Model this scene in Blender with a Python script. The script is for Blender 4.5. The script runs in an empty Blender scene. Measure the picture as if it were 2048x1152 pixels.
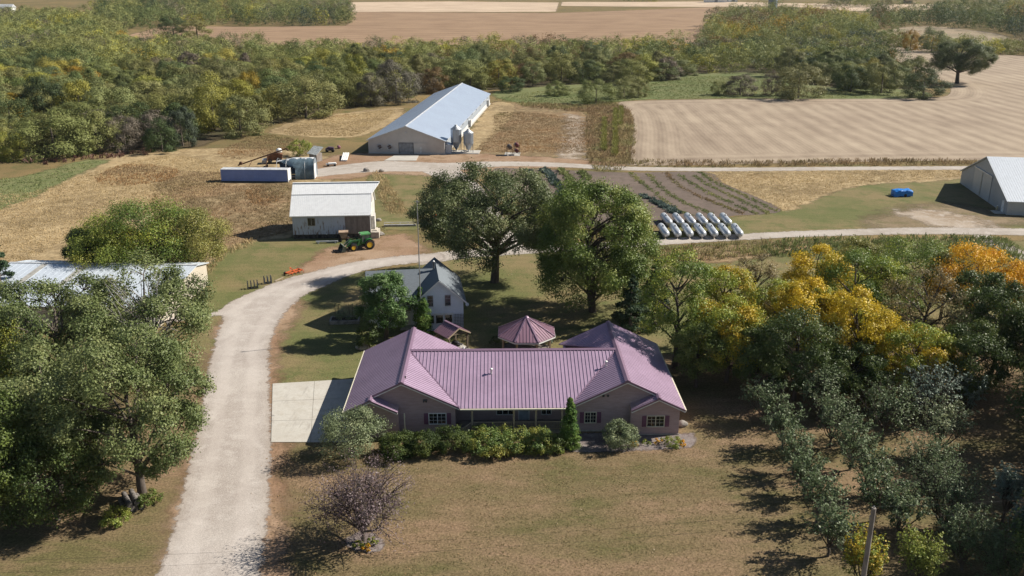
import bpy, math, random
import numpy as np
from mathutils import Matrix, Vector, Euler
random.seed(7); RNG = np.random.default_rng(11)
sc = bpy.context.scene; COL = sc.collection
R = math.radians
# ------------------------------------------------------------------ camera geometry
F = 1785.0; TH = R(19.04); HC = 42.0
FW = np.array([0, math.cos(TH), -math.sin(TH)]); UP = np.array([0, math.sin(TH), math.cos(TH)])
CAM = np.array([0, 0, HC])
def ray(x, y): return FW*F + np.array([x-1024.0, 0, 0]) + UP*(576.0-y)
def zt(x, y):
    """height of the land"""
    x = np.asarray(x, float); y = np.asarray(y, float)
    t = np.clip((y-430)/900, 0, 1); s = t*t*(3-2*t)
    return 17*s + 2.2*s*np.sin(x*0.006+1.0)*np.sin(y*0.004)
def GZ(x, y, z=0.0):
    r = ray(x, y); t = (z-HC)/r[2]; return CAM + r*t
def G(x, y):
    """the spot of ground seen at a pixel of the 2048 px wide photograph"""
    z = 0.0
    for _ in range(14):
        p = GZ(x, y, z); z = 0.5*z + 0.5*float(zt(p[0], min(p[1], 3000)))
    p[2] = float(zt(p[0], p[1])); return p
def HT(x, y, b): return HC + ray(x, y)[2]*(b[1]/ray(x, y)[1])
def GY(x, y, yy): return CAM + ray(x, y)*(yy/ray(x, y)[1])
def ppm(b): return F/max(1.0, float(np.dot(np.array(b)-CAM, FW)))
# ------------------------------------------------------------------ materials
def nt(m):
    m.use_nodes = True; n = m.node_tree; n.nodes.clear(); return n
class N:
    def __init__(s, m): s.t = nt(m)
    def a(s, typ, ins=None, **kw):
        n = s.t.nodes.new(typ)
        for k, v in kw.items(): setattr(n, k, v)
        for k, v in (ins or {}).items():
            sk = n.inputs[k]
            if isinstance(v, bpy.types.NodeSocket): s.t.links.new(v, sk)
            else: sk.default_value = v
        return n
    def noise(s, scale, detail=4, rough=.55, vec=None):
        i = {'Scale': scale, 'Detail': detail, 'Roughness': rough}
        if vec is not None: i['Vector'] = vec
        return s.a('ShaderNodeTexNoise', i).outputs['Fac']
    def pos(s): return s.a('ShaderNodeNewGeometry').outputs['Position']
    def objc(s): return s.a('ShaderNodeTexCoord').outputs['Object']
    def mp(s, vec, sc_=(1, 1, 1), rot=(0, 0, 0)): return s.a('ShaderNodeMapping', {'Vector': vec, 'Scale': sc_, 'Rotation': rot}).outputs[0]
    def rng(s, v, a, b, c=0., d=1.): return s.a('ShaderNodeMapRange', {'Value': v, 'From Min': a, 'From Max': b, 'To Min': c, 'To Max': d}).outputs[0]
    def math(s, op, a, b=0.): return s.a('ShaderNodeMath', {0: a, 1: b}, operation=op).outputs[0]
    def mix(s, f, a, b, mode='MIX'):
        n = s.t.nodes.new('ShaderNodeMix'); n.data_type = 'RGBA'; n.blend_type = mode
        for i, v in ((0, f), (6, a), (7, b)):
            if isinstance(v, bpy.types.NodeSocket): s.t.links.new(v, n.inputs[i])
            elif i == 0: n.inputs[0].default_value = v
            else: n.inputs[i].default_value = tuple(v)[:3]+(1,)
        return n.outputs[2]
    def ramp(s, v, stops):
        n = s.a('ShaderNodeValToRGB', {'Fac': v}); e = n.color_ramp.elements
        while len(e) < len(stops): e.new(.5)
        for k, (p, c) in enumerate(stops): e[k].position = p; e[k].color = tuple(c)[:3]+(1,)
        return n.outputs[0]
    def attr(s, name, out='Fac'): return s.a('ShaderNodeAttribute', attribute_name=name).outputs[out]
    def bsdf(s, col, rough=.8, spec=.3, metal=0., bump=None, bstr=.3, bdist=.02):
        i = {'Base Color': col if isinstance(col, bpy.types.NodeSocket) else tuple(col)[:3]+(1,), 'Roughness': rough, 'Metallic': metal, 'Specular IOR Level': spec}
        b = s.a('ShaderNodeBsdfPrincipled', i)
        if bump is not None:
            bn = s.a('ShaderNodeBump', {'Height': bump, 'Strength': bstr, 'Distance': bdist}); s.t.links.new(bn.outputs[0], b.inputs['Normal'])
        return b.outputs[0]
    def out(s, sh): s.a('ShaderNodeOutputMaterial', {'Surface': sh})
MATS = {}
def M(name, col, rough=.7, spec=.3, metal=0., var=.18, scale=1.5, col2=None, bump=0., stretch=(1, 1, 1)):
    """a plain painted, wooden, metal or stone surface with uneven weathering"""
    if name in MATS: return MATS[name]
    m = bpy.data.materials.new(name); n = N(m); v = n.mp(n.objc(), stretch)
    f = n.noise(scale, 6, .62, v); f2 = n.noise(scale*9, 3, .6, v)
    c2 = col2 or [max(0, c*(1-2.2*var)) for c in col]
    base = n.mix(n.rng(f, .38, .66), col, c2)
    base = n.mix(1.0, base, n.ramp(f2, [(.25, (1-var,)*3), (.75, (1+.5*var,)*3)]), 'MULTIPLY')
    n.out(n.bsdf(base, rough, spec, metal, f2 if bump else None, bump))
    MATS[name] = m; return m
def glass(name='dark_glass', col=(.012, .016, .02)):
    if name in MATS: return MATS[name]
    m = bpy.data.materials.new(name); n = N(m)
    n.out(n.bsdf(col, .08, .6)); MATS[name] = m; return m
# ------------------------------------------------------------------ mesh builder
class MB:
    def __init__(s): s.v = []; s.f = []; s.sm = []; s.sh = []
    def add(s, vs, fs, smooth=False, xf=None):
        o = len(s.v); s.sh.append((o, len(s.f)))
        for p in vs: s.v.append(tuple(xf @ Vector(p)) if xf is not None else tuple(p))
        for f in fs: s.f.append([i+o for i in f]); s.sm.append(smooth)
        return s
    def box(s, x0, x1, y0, y1, z0, z1, xf=None):
        vs = [(x0, y0, z0), (x1, y0, z0), (x1, y1, z0), (x0, y1, z0), (x0, y0, z1), (x1, y0, z1), (x1, y1, z1), (x0, y1, z1)]
        return s.add(vs, [(0, 3, 2, 1), (4, 5, 6, 7), (0, 1, 5, 4), (1, 2, 6, 5), (2, 3, 7, 6), (3, 0, 4, 7)], False, xf)
    def beam(s, p, q, w, h=None, up=(0, 0, 1)):
        p = Vector(p); q = Vector(q); h = h or w; d = (q-p).normalized(); u = Vector(up)
        if abs(d.dot(u)) > .98: u = Vector((1, 0, 0))
        r = d.cross(u).normalized(); u = r.cross(d).normalized()
        vs = [tuple(a + r*(w/2*i) + u*(h/2*j)) for a in (p, q) for i, j in ((-1, -1), (1, -1), (1, 1), (-1, 1))]
        return s.add(vs, [(3, 2, 1, 0), (4, 5, 6, 7), (0, 1, 5, 4), (1, 2, 6, 5), (2, 3, 7, 6), (3, 0, 4, 7)])
    def tube(s, pts, rad, n=8, caps=True):
        pts = [Vector(p) for p in pts]; k = len(pts)
        rad = rad if isinstance(rad, (list, tuple)) else [rad]*k
        vs = []; fs = []
        for i, p in enumerate(pts):
            d = (pts[min(i+1, k-1)]-pts[max(i-1, 0)]).normalized()
            u = Vector((0, 0, 1)) if abs(d.z) < .95 else Vector((1, 0, 0))
            a = d.cross(u).normalized(); b = d.cross(a).normalized()
            for j in range(n):
                t = 2*math.pi*j/n; vs.append(tuple(p + (a*math.cos(t)+b*math.sin(t))*rad[i]))
        for i in range(k-1):
            for j in range(n):
                fs.append((i*n+j, i*n+(j+1) % n, (i+1)*n+(j+1) % n, (i+1)*n+j))
        s.add(vs, fs, True)
        if caps:
            s.add([vs[j] for j in range(n)], [tuple(range(n))]); s.add([vs[(k-1)*n+j] for j in range(n)], [tuple(reversed(range(n)))])
        return s
    def lathe(s, prof, n=24, xf=None, smooth=True, cap=True):
        vs = []; fs = []; k = len(prof)
        for r, z in prof:
            for j in range(n):
                t = 2*math.pi*j/n; vs.append((r*math.cos(t), r*math.sin(t), z))
        for i in range(k-1):
            for j in range(n): fs.append((i*n+j, i*n+(j+1) % n, (i+1)*n+(j+1) % n, (i+1)*n+j))
        s.add(vs, fs, smooth, xf)
        if cap and prof[0][0] > 1e-4: s.add(vs[:n], [tuple(reversed(range(n)))], False, xf)
        if cap and prof[-1][0] > 1e-4: s.add(vs[-n:], [tuple(range(n))], False, xf)
        return s
    def prism(s, pts, d, xf=None):
        """pts: polygon as 3D points, d: extrusion vector"""
        k = len(pts); d = Vector(d); vs = [tuple(p) for p in pts]+[tuple(Vector(p)+d) for p in pts]
        fs = [tuple(range(k)), tuple(range(2*k-1, k-1, -1))]+[(i, i+k, (i+1) % k+k, (i+1) % k) for i in range(k)]
        return s.add(vs, fs, False, xf)
    def blob(s, c, r, seed=0, amp=.18, n=14):
        rs = random.Random(seed); ph = [rs.uniform(0, 6.28) for _ in range(6)]; vs = []; fs = []; m = n//2
        for i in range(m+1):
            th = math.pi*i/m
            for j in range(n):
                p = 2*math.pi*j/n; d = (math.sin(th)*math.cos(p), math.sin(th)*math.sin(p), math.cos(th))
                k = 1+amp*(math.sin(3*d[0]+ph[0])+math.sin(4*d[1]+ph[1])+math.sin(5*d[2]+ph[2]))/2
                vs.append(tuple(c[a]+d[a]*r[a]*k for a in range(3)))
        for i in range(m):
            for j in range(n): fs.append((i*n+j, (i+1)*n+j, (i+1)*n+(j+1) % n, i*n+(j+1) % n))
        return s.add(vs, fs, True)
    def mesh(s, name, mat):
        me = bpy.data.meshes.new(name); me.from_pydata(s.v, [], s.f); me.update()
        import bmesh
        b = bmesh.new(); b.from_mesh(me); bmesh.ops.recalc_face_normals(b, faces=b.faces); b.to_mesh(me); b.free()
        me.polygons.foreach_set('use_smooth', s.sm[:len(me.polygons)])
        if mat: me.materials.append(mat)
        return me
def tag(o, label=None, cat=None, group=None, kind=None):
    if label: o['label'] = label
    if cat: o['category'] = cat
    if group: o['group'] = group
    if kind: o['kind'] = kind
    return o
SPLIT = {'end_wall', 'rake_trim', 'valley_flashing', 'fascia', 'bay_door', 'gutter', 'curtain_wall', 'knee_wall', 'foundation_opening', 'downspout', 'door_panel', 'stake'}
def pieces(mb):
    """one builder per group of touching solids"""
    sh = mb.sh+[(len(mb.v), len(mb.f))]; bb = []
    for (a, fa), (b, fb) in zip(sh[:-1], sh[1:]):
        p = np.array(mb.v[a:b]); bb.append((p.min(0)-.04, p.max(0)+.04))
    g = list(range(len(bb)))
    for i in range(len(bb)):
        for j in range(i):
            if (bb[i][0] <= bb[j][1]).all() and (bb[j][0] <= bb[i][1]).all():
                gi, gj = g[i], g[j]; g = [gj if k == gi else k for k in g]
    out = []
    for k in dict.fromkeys(g):
        m = MB()
        for i, gi in enumerate(g):
            if gi == k:
                (a, fa), (b, fb) = sh[i], sh[i+1]; m.add(mb.v[a:b], [[q-a for q in f] for f in mb.f[fa:fb]])
        out.append(m)
    return out
def obj(name, mb, mat, parent=None):
    if name in SPLIT and isinstance(mb, MB) and len(mb.sh) > 1:
        ps = pieces(mb)
        if len(ps) > 1: return [obj1(name, p, mat, parent) for p in ps][0]
    return obj1(name, mb, mat, parent)
def obj1(name, mb, mat, parent=None):
    o = bpy.data.objects.new(name, mb.mesh(name, mat) if isinstance(mb, MB) else mb); COL.objects.link(o)
    if parent is not None: o.parent = parent
    return o
def thing(name, label, cat, loc=(0, 0, 0), rotz=0., group=None):
    o = bpy.data.objects.new(name, None); COL.objects.link(o); o.empty_display_size = .3
    o.location = [float(a) for a in loc]; o.rotation_euler = (0, 0, rotz); return tag(o, label, cat, group)
def kids(o): return [c for c in bpy.data.objects if c.parent is o]
def dup(o, loc, rotz=0., label=None, group=None, parent=None, ch=None):
    c = o.copy(); COL.objects.link(c)
    if parent is not None: c.parent = parent
    else:
        c.location = [float(a) for a in loc]; c.rotation_euler = (0, 0, rotz)
        if label: c['label'] = label
        if group: c['group'] = group
    for k in (ch if ch is not None else kids(o)): dup(k, None, parent=c)
    return c
def rmx(x, y, z, rz=0.): return Matrix.Translation((x, y, z)) @ Matrix.Rotation(rz, 4, 'Z')
# ------------------------------------------------------------------ ground sheets
def dens(pts, closed=True, k=6):
    """Catmull-Rom curve through points"""
    P = np.array(pts, float); n = len(P); o = []
    for i in range(n if closed else n-1):
        if closed: a, b, c, d = P[(i-1) % n], P[i], P[(i+1) % n], P[(i+2) % n]
        else: a, b, c, d = P[max(i-1, 0)], P[i], P[i+1], P[min(i+2, n-1)]
        for t in np.arange(k)/k:
            o.append(.5*((2*b)+(-a+c)*t+(2*a-5*b+4*c-d)*t*t+(-a+3*b-3*c+d)*t**3))
    if not closed: o.append(P[-1])
    return np.array(o)
def wpoly(px, smooth=True):
    w = [G(*p)[:2] for p in px]
    return dens(w) if smooth else np.array(w)
def wroad(px, width, ext=None):
    c = dens([G(*p)[:2] for p in px], False, 8); d = np.gradient(c, axis=0); d /= np.linalg.norm(d, axis=1)[:, None]
    nrm = np.stack([-d[:, 1], d[:, 0]], 1); w = np.interp(np.linspace(0, 1, len(c)), np.linspace(0, 1, len(width)), width)[:, None]/2 if hasattr(width, '__len__') else width/2
    return np.concatenate([c+nrm*w, (c-nrm*w)[::-1]])
def inside(P, poly):
    x, y = P[:, 0], P[:, 1]; r = np.zeros(len(P), bool); a = poly; b = np.roll(poly, -1, 0)
    for (x0, y0), (x1, y1) in zip(a, b):
        if y0 == y1: continue
        c = ((y0 > y) != (y1 > y)) & (x < (x1-x0)*(y-y0)/(y1-y0)+x0); r ^= c
    return r
def sdist(P, poly):
    d = np.full(len(P), 1e9)
    for a, b in zip(poly, np.roll(poly, -1, 0)):
        e = b-a; L = e@e
        if L < 1e-9: continue
        t = np.clip(((P-a)@e)/L, 0, 1); q = P-a-t[:, None]*e; d = np.minimum(d, (q*q).sum(1))
    d = np.sqrt(d); return np.where(inside(P, poly), d, -d)
def sheet(name, poly, mat, z, cell=.6, margin=1.0, label=None, cat=None, kind='structure', clip=None):
    lo = poly.min(0)-margin; hi = poly.max(0)+margin
    nx = int((hi[0]-lo[0])/cell)+2; ny = int((hi[1]-lo[1])/cell)+2
    gx, gy = np.meshgrid(lo[0]+np.arange(nx)*cell, lo[1]+np.arange(ny)*cell, indexing='ij')
    P = np.stack([gx.ravel(), gy.ravel()], 1); sd = sdist(P, poly); S = sd.reshape(nx, ny)
    keep = np.maximum.reduce([S[:-1, :-1], S[1:, :-1], S[1:, 1:], S[:-1, 1:]]) > -margin
    I = np.arange(nx*ny).reshape(nx, ny)
    q = np.stack([I[:-1, :-1], I[1:, :-1], I[1:, 1:], I[:-1, 1:]], -1)[keep]
    used, inv = np.unique(q, return_inverse=True); q = inv.reshape(-1, 4)
    V = np.zeros((len(used), 3)); V[:, :2] = P[used]; V[:, 2] = zt(V[:, 0], V[:, 1])+z
    me = npmesh(name, V, q, [mat]); at = me.attributes.new('sd', 'FLOAT', 'POINT'); at.data.foreach_set('value', sd[used].astype(np.float32))
    o = obj(name, me, None); return tag(o, label, cat, None, kind)
def npmesh(name, V, Q, mats, face_attr=None, mi=None, smooth=False):
    me = bpy.data.meshes.new(name); k = Q.shape[1]
    me.vertices.add(len(V)); me.vertices.foreach_set('co', np.ascontiguousarray(V, np.float32).ravel())
    me.loops.add(Q.size); me.loops.foreach_set('vertex_index', np.ascontiguousarray(Q, np.int32).ravel())
    me.polygons.add(len(Q)); me.polygons.foreach_set('loop_start', np.arange(0, Q.size, k, dtype=np.int32))
    if mi is not None: me.polygons.foreach_set('material_index', np.ascontiguousarray(mi, np.int32))
    if smooth: me.polygons.foreach_set('use_smooth', np.ones(len(Q), bool))
    for m in mats: me.materials.append(m)
    me.update(calc_edges=True)
    for nm, (ty, arr) in (face_attr or {}).items():
        at = me.attributes.new(nm, ty, 'FACE'); at.data.foreach_set('color' if ty == 'FLOAT_COLOR' else 'value', np.ascontiguousarray(arr, np.float32).ravel())
    return me
def sheetmat(name, build, amp=.7, nscale=1.2, soft=.12, rough=.95):
    """ground cover whose border frays into whatever lies under it"""
    m = bpy.data.materials.new(name); n = N(m); p = n.pos(); sd = n.attr('sd')
    col, bump = build(n, p, sd)
    b = n.bsdf(col, rough, .12, 0, bump, .5, .06)
    if amp > 0:
        e = n.math('ADD', sd, n.math('MULTIPLY', n.math('SUBTRACT', n.noise(nscale, 6, .7, p), .5), amp*2))
        a = n.rng(e, -soft, soft); tr = n.a('ShaderNodeBsdfTransparent').outputs[0]
        mx = n.a('ShaderNodeMixShader', {0: a, 1: tr, 2: b}); b = mx.outputs[0]
    n.out(b); return m
def cmix(n, p, cols, s1=.05, s2=.4, grain=6., gvar=.35, st=(1, 1, 1), rot=0.):
    """two-scale patches of three colours with fine grain"""
    v = n.mp(p, st, (0, 0, rot))
    a = n.mix(n.rng(n.noise(s1, 5, .6, v), .4, .6), cols[0], cols[1])
    a = n.mix(n.rng(n.noise(s2, 6, .65, v), .48, .68), a, cols[2])
    g = n.noise(grain, 4, .75, p)
    a = n.mix(1., a, n.ramp(g, [(.28, (1-gvar,)*3), (.72, (1+gvar,)*3)]), 'MULTIPLY')
    return a, g
# ------------------------------------------------------------------ foliage
LK = 2.2
def leafmat(name, stops, trans=.4, rough=.5, spec=.35, objcol=False):
    rough = max(rough, .5); spec = min(spec, .28); trans = .16 if objcol else .28; stops = [(p, [min(.75, v*(LK if max(c) < .2 and not objcol else 1.12)) for v in c]) for p, c in stops]
    if name in MATS: return MATS[name]
    m = bpy.data.materials.new(name); n = N(m); lv = n.attr('lv')
    c = n.ramp(lv, stops)
    if objcol: c = n.mix(1., c, n.a('ShaderNodeObjectInfo').outputs['Color'], 'MULTIPLY')
    b = n.bsdf(c, rough, spec)
    t = n.a('ShaderNodeBsdfTranslucent', {'Color': c}).outputs[0]
    n.out(n.a('ShaderNodeMixShader', {0: trans, 1: b, 2: t}).outputs[0]); MATS[name] = m; return m
def unit(a): return a/np.maximum(np.linalg.norm(a, axis=-1, keepdims=True), 1e-9)
def leafquads(C, size, bias, rng, aspect=.6, bw=2.0):
    n = unit(rng.normal(size=C.shape)+bias*bw); t = unit(np.cross(n, rng.normal(size=C.shape))); b = np.cross(n, t)
    L = (size*.5)[:, None]; V = np.stack([C-t*L, C-b*L*aspect, C+t*L, C+b*L*aspect], 1).reshape(-1, 3)
    return V, np.arange(len(V)).reshape(-1, 4)
def nptube(paths, n=6):
    Vs = []; Qs = []; o = 0
    for pts, rad in paths:
        pts = np.asarray(pts, float); k = len(pts); d = unit(np.gradient(pts, axis=0))
        ref = np.where(np.abs(d[:, 2:3]) > .9, np.array([[1., 0, 0]]), np.array([[0, 0, 1.]])); a = unit(np.cross(d, ref)); b = np.cross(d, a)
        t = np.arange(n)*2*math.pi/n
        ring = pts[:, None]+(a[:, None]*np.cos(t)[None, :, None]+b[:, None]*np.sin(t)[None, :, None])*np.asarray(rad)[:, None, None]
        Vs.append(ring.reshape(-1, 3)); i, j = np.meshgrid(np.arange(k-1), np.arange(n), indexing='ij'); j2 = (j+1) % n
        Qs.append(np.stack([i*n+j, i*n+j2, (i+1)*n+j2, (i+1)*n+j], -1).reshape(-1, 4)+o); o += k*n
    return np.concatenate(Vs), np.concatenate(Qs)
def bend(p, q, rng, sag=.12, k=5):
    p = np.array(p, float); q = np.array(q, float); t = np.linspace(0, 1, k)[:, None]; L = np.linalg.norm(q-p)
    off = rng.normal(size=3)*sag*L; off[2] += .06*L
    return p*(1-t)+q*t+off*np.sin(math.pi*t)
def tree_geo(seed, H, RX, zb=.3, nl=14, lr=.3, sub=16, per=40, leaf=.25, shape='round', trunk=.03, fork=None, twigs=True, flat=.75, fuzz=.36, skew=0.):
    """trunk, limbs and leaf clumps; H height, RX crown radius, zb crown bottom share of H"""
    rng = np.random.default_rng(seed); z0 = H*zb; hz = (H-z0)/2; zc = z0+hz; cen = []
    rad = []
    for i in range(nl):
        u = (i+.5)/nl; th = 2.399963*i+rng.uniform(-.4, .4)
        if shape == 'cone': zz = z0+(H-z0)*u**.9; rr = RX*(1.02-u)*rng.uniform(.5, .9)
        elif shape == 'column': zz = z0+H*.04+(H*.93-z0)*u; rr = RX*(1-u**3)*rng.uniform(.25, .5)
        else:
            cz = -0.75+1.75*u*rng.uniform(.9, 1.05); cz = min(cz, .97); ring = math.sqrt(max(0, 1-cz*cz)); k = rng.uniform(.55, .84)
            if shape == 'spread': ring = max(ring, .25) ** .7
            zz = zc+hz*.8*cz*rng.uniform(.85, 1.05); rr = RX*ring*k
        l = lr*RX*rng.uniform(.75, 1.25)
        if shape == 'cone': l *= (1.15-u)*1.1
        if shape == 'column': l *= (1.05-.65*u*u)
        cen.append((rr*math.cos(th)+skew*RX*(zz/H), rr*math.sin(th), zz)); rad.append(l)
    cen = np.array(cen); rad = np.array(rad)
    fk = fork if fork is not None else z0*.9
    tr = H*trunk; top = np.array([rng.normal()*.05*RX, rng.normal()*.05*RX, H*.72 if shape != 'cone' else H*.97])
    tp = bend((0, 0, -.3), top, rng, .03, 7); paths = [(tp, tr*np.array([1.25, 1, .86, .72, .5, .3, .12]))]
    C = []; LV = []; B = []
    for c, l in zip(cen, rad):
        zs = np.clip(c[2]-.45*math.hypot(c[0], c[1])-.1*H, min(fk, H*.6), H*.66) if shape not in ('cone',) else c[2]
        st = np.array([np.interp(zs, tp[:, 2], tp[:, 0]), np.interp(zs, tp[:, 2], tp[:, 1]), zs])
        if twigs: paths.append((bend(st, c, rng, .08), tr*np.array([.42, .34, .26, .18, .1])))
        o = unit((c-np.array([0, 0, zc*.85]))[None])[0]
        d = unit(rng.normal(size=(sub, 3))*.85+o*.65+np.array([0, 0, .25])); sc_ = c+d*(l*rng.uniform(.72, 1.06, size=(sub, 1)))*np.array([1, 1, flat])
        cv = rng.uniform(0, 1, sub)*.4+rng.uniform(0, .45)
        if twigs:
            for q in sc_[::max(1, sub//6)]: paths.append((bend(c, q, rng, .1, 4), tr*np.array([.12, .09, .06, .03])))
        nn = max(1, int(per))
        pts = sc_[:, None]+rng.normal(size=(sub, nn, 3))*np.array([1, 1, .8])*(l*fuzz*.62)
        C.append(pts.reshape(-1, 3)); LV.append((cv[:, None]+rng.uniform(0, .15, (sub, nn))).ravel())
        B.append(unit(unit(pts.reshape(-1, 3)-c)+.5*np.repeat(unit(pts.mean(1)-c), nn, 0)*0+np.repeat(unit((pts-sc_[:, None]).reshape(-1, 3)), 1, 0)*.5+np.array([0, 0, .4])))
    C = np.concatenate(C); LV = np.clip(np.concatenate(LV), 0, 1); B = np.concatenate(B)
    C[:, 2] = np.maximum(C[:, 2], .12)
    sz = leaf*rng.uniform(.65, 1.35, len(C))
    return (C, sz, B, LV), paths
def vase_geo(seed, H, RX, h0=.2, limbs=7, shoots=7, per=22, leaf=.2, trunk=.03, up=.6, gap=.3, fuzz=.08):
    """open tree of upright shoots with leaves along them"""
    rng = np.random.default_rng(seed); paths = []; C = []; LV = []; B = []; z0 = H*h0; tr = H*trunk
    paths.append((bend((0, 0, -.2), (0, 0, z0), rng, .04, 4), tr*np.array([1.2, 1, .95, .9])))
    for i in range(limbs):
        a = 2.39996*i+rng.uniform(-.3, .3); u = (i+.5)/limbs; rr = RX*math.sqrt(u)*.62
        e = np.array([rr*math.cos(a), rr*math.sin(a), z0+(H-z0)*(.38+.3*(1-u)*rng.uniform(.7, 1.2))]); pth = bend((0, 0, z0*.97), e, rng, .1, 5)
        paths.append((pth, tr*np.array([.6, .5, .4, .3, .2])))
        for j in range(shoots):
            s = pth[rng.integers(2, 5)]+rng.normal(size=3)*.05; dr = unit((np.array([math.cos(a), math.sin(a), 0])*rng.uniform(.1, 1.)+rng.normal(size=3)*.55+np.array([0, 0, up*rng.uniform(.5, 1.7)]))[None])[0]
            L = (H-z0)*rng.uniform(.28, .52); q = s+dr*L
            hr = math.hypot(q[0], q[1])
            if hr > RX: q[:2] *= RX/hr
            q[2] = min(max(q[2], z0*.7), H); sp = bend(s, q, rng, .08, 5); paths.append((sp, tr*np.array([.18, .15, .12, .08, .03])))
            t = rng.uniform(gap, 1.02, per); P = np.stack([np.interp(t, np.linspace(0, 1, 5), sp[:, k]) for k in range(3)], 1)+rng.normal(size=(per, 3))*fuzz*RX*(1.2-.7*t[:, None])
            C.append(P); LV.append(np.clip(rng.uniform(0, .6)+rng.uniform(0, .4, per), 0, 1)); B.append(np.tile(np.array([[dr[0]*.6, dr[1]*.6, .7]]), (per, 1)))
    C = np.concatenate(C); C[:, 2] = np.maximum(C[:, 2], .08)
    return (C, leaf*rng.uniform(.65, 1.35, len(C)), np.concatenate(B), np.concatenate(LV)), paths
def crown_mesh(name, geo, mat, seed=1, aspect=.6, bw=2.0):
    C, sz, B, LV = geo; V, Q = leafquads(C, sz, B, np.random.default_rng(seed), aspect, bw)
    return npmesh(name, V, Q, [mat], {'lv': ('FLOAT', LV)})
def wood_mesh(name, paths, mat, n=6):
    V, Q = nptube(paths, n); return npmesh(name, V, Q, [mat], smooth=True)
def plant(name, label, cat, base, geo_paths, lmat, bmat, rotz=0., scale=(1, 1, 1), group=None, parts=('crown', 'trunk'), aspect=.6, seed=1, color=None):
    geo, paths = geo_paths; t = thing(name, label, cat, base, rotz, group); t.scale = scale
    c = obj(parts[0], crown_mesh(name+'_'+parts[0], geo, lmat, seed, aspect), None, t)
    if color: c.color = tuple(color)+(1,)
    obj(parts[1], wood_mesh(name+'_'+parts[1], paths, bmat), None, t); return t
def pts_in(polys, dens_, rng):
    out = []
    for poly in polys:
        lo, hi = poly.min(0), poly.max(0); n = int((hi-lo).prod()*dens_)
        P = lo+rng.random((n, 2))*(hi-lo); out.append(P[inside(P, poly)])
    return np.concatenate(out)
def wav(P, s, ph=0.):
    x, y = P[:, 0]*s, P[:, 1]*s
    return (np.sin(x+1.3*np.sin(y*.7+ph))+np.sin(y*1.3+1.1*np.sin(x*.9+2+ph))+np.sin(.6*x-.8*y+ph*2))/3
def tufts(name, P, h, mat, rng, blades=5, spread=.25, width=.1, lv=None, hs=None, parent=None, lean=.35):
    n = len(P); k = blades; b = np.repeat(P, k, 0)+rng.normal(size=(n*k, 2))*spread
    hh = np.repeat(h*rng.uniform(.55, 1.3, n)*(hs if hs is not None else 1), k)*rng.uniform(.7, 1.15, n*k)
    ang = rng.uniform(0, 6.283, n*k); w = width*rng.uniform(.6, 1.4, n*k); ln = rng.normal(size=(n*k, 2))*lean*hh[:, None]
    zb = zt(b[:, 0], b[:, 1]); dx = np.stack([np.cos(ang), np.sin(ang)], 1)*w[:, None]
    z3 = lambda xy, z: np.concatenate([xy, z[:, None]], 1)
    V = np.stack([z3(b-dx*.6, zb-.02), z3(b+dx*.6, zb-.02), z3(b+ln+dx, zb+hh*.8), z3(b+ln*1.3-dx*.5, zb+hh)], 1).reshape(-1, 3)
    L = lv if lv is not None else rng.random(n); L = np.clip(np.repeat(L, k)+rng.normal(size=n*k)*.05, 0, 1)
    return npmesh(name, V, np.arange(4*n*k).reshape(-1, 4), [mat], {'lv': ('FLOAT', L)})
# ================================================================== GROUND
def flat(cols, s1=.05, s2=.4, grain=6., gvar=.35, st=(1, 1, 1), rot=0., amp=.8, ns=.8, specks=None, soft=.15, nm='cover', tracks=0):
    def b(n, p, sd):
        c, g = cmix(n, p, cols, s1, s2, grain, gvar, st, rot)
        if specks:
            v = n.a('ShaderNodeTexVoronoi', {'Vector': p, 'Scale': specks[1]}).outputs['Distance']
            c = n.mix(n.rng(v, specks[2], specks[2]*.6), c, specks[0])
        if nm.startswith('mown'):
            yy = n.a('ShaderNodeSeparateXYZ', {0: p}).outputs[1]; w = n.math('SINE', n.math('MULTIPLY', n.math('ADD', yy, n.math('MULTIPLY', n.noise(.03, 2, .5, p), 14.)), 4.2))
            c = n.mix(1., c, n.ramp(n.rng(w, -1, 1), [(0, (.965, .965, .965)), (1, (1.03, 1.03, 1.03))]), 'MULTIPLY'); f = n.noise(2.4, 5, .85, n.mp(p, (1, 2, 1)))
            c = n.mix(n.rng(f, .56, .74, 0, .55), c, (.27, .20, .125)); c = n.mix(n.rng(f, .44, .28, 0, .55), c, (.05, .05, .022))
        if nm == 'crushed_gravel':
            wob = n.math('ADD', sd, n.math('MULTIPLY', n.noise(.12, 3, .5, p), 1.6)); tr_ = n.rng(n.math('ABSOLUTE', n.math('SUBTRACT', wob, 2.7)), .35, .9, .28, 0.)
            c = n.mix(tr_, c, (.52, .47, .43)); ed = n.rng(wob, .3, 1.7, .55, 0.); c = n.mix(n.math('MULTIPLY', ed, n.noise(2.2, 4, .7, p)), c, (.20, .145, .09))
            pt_ = n.noise(.35, 4, .6, n.mp(p, (1, .4, 1))); c = n.mix(n.rng(pt_, .58, .7, 0, .35), c, (.27, .235, .205))
        if tracks:
            w = n.math('SINE', n.math('MULTIPLY', sd, tracks)); c = n.mix(n.math('MULTIPLY', n.rng(w, -.2, 1), .35), c, [k*.72 for k in cols[0]])
        return c, g
    return sheetmat(nm, b, amp, ns, soft)
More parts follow.
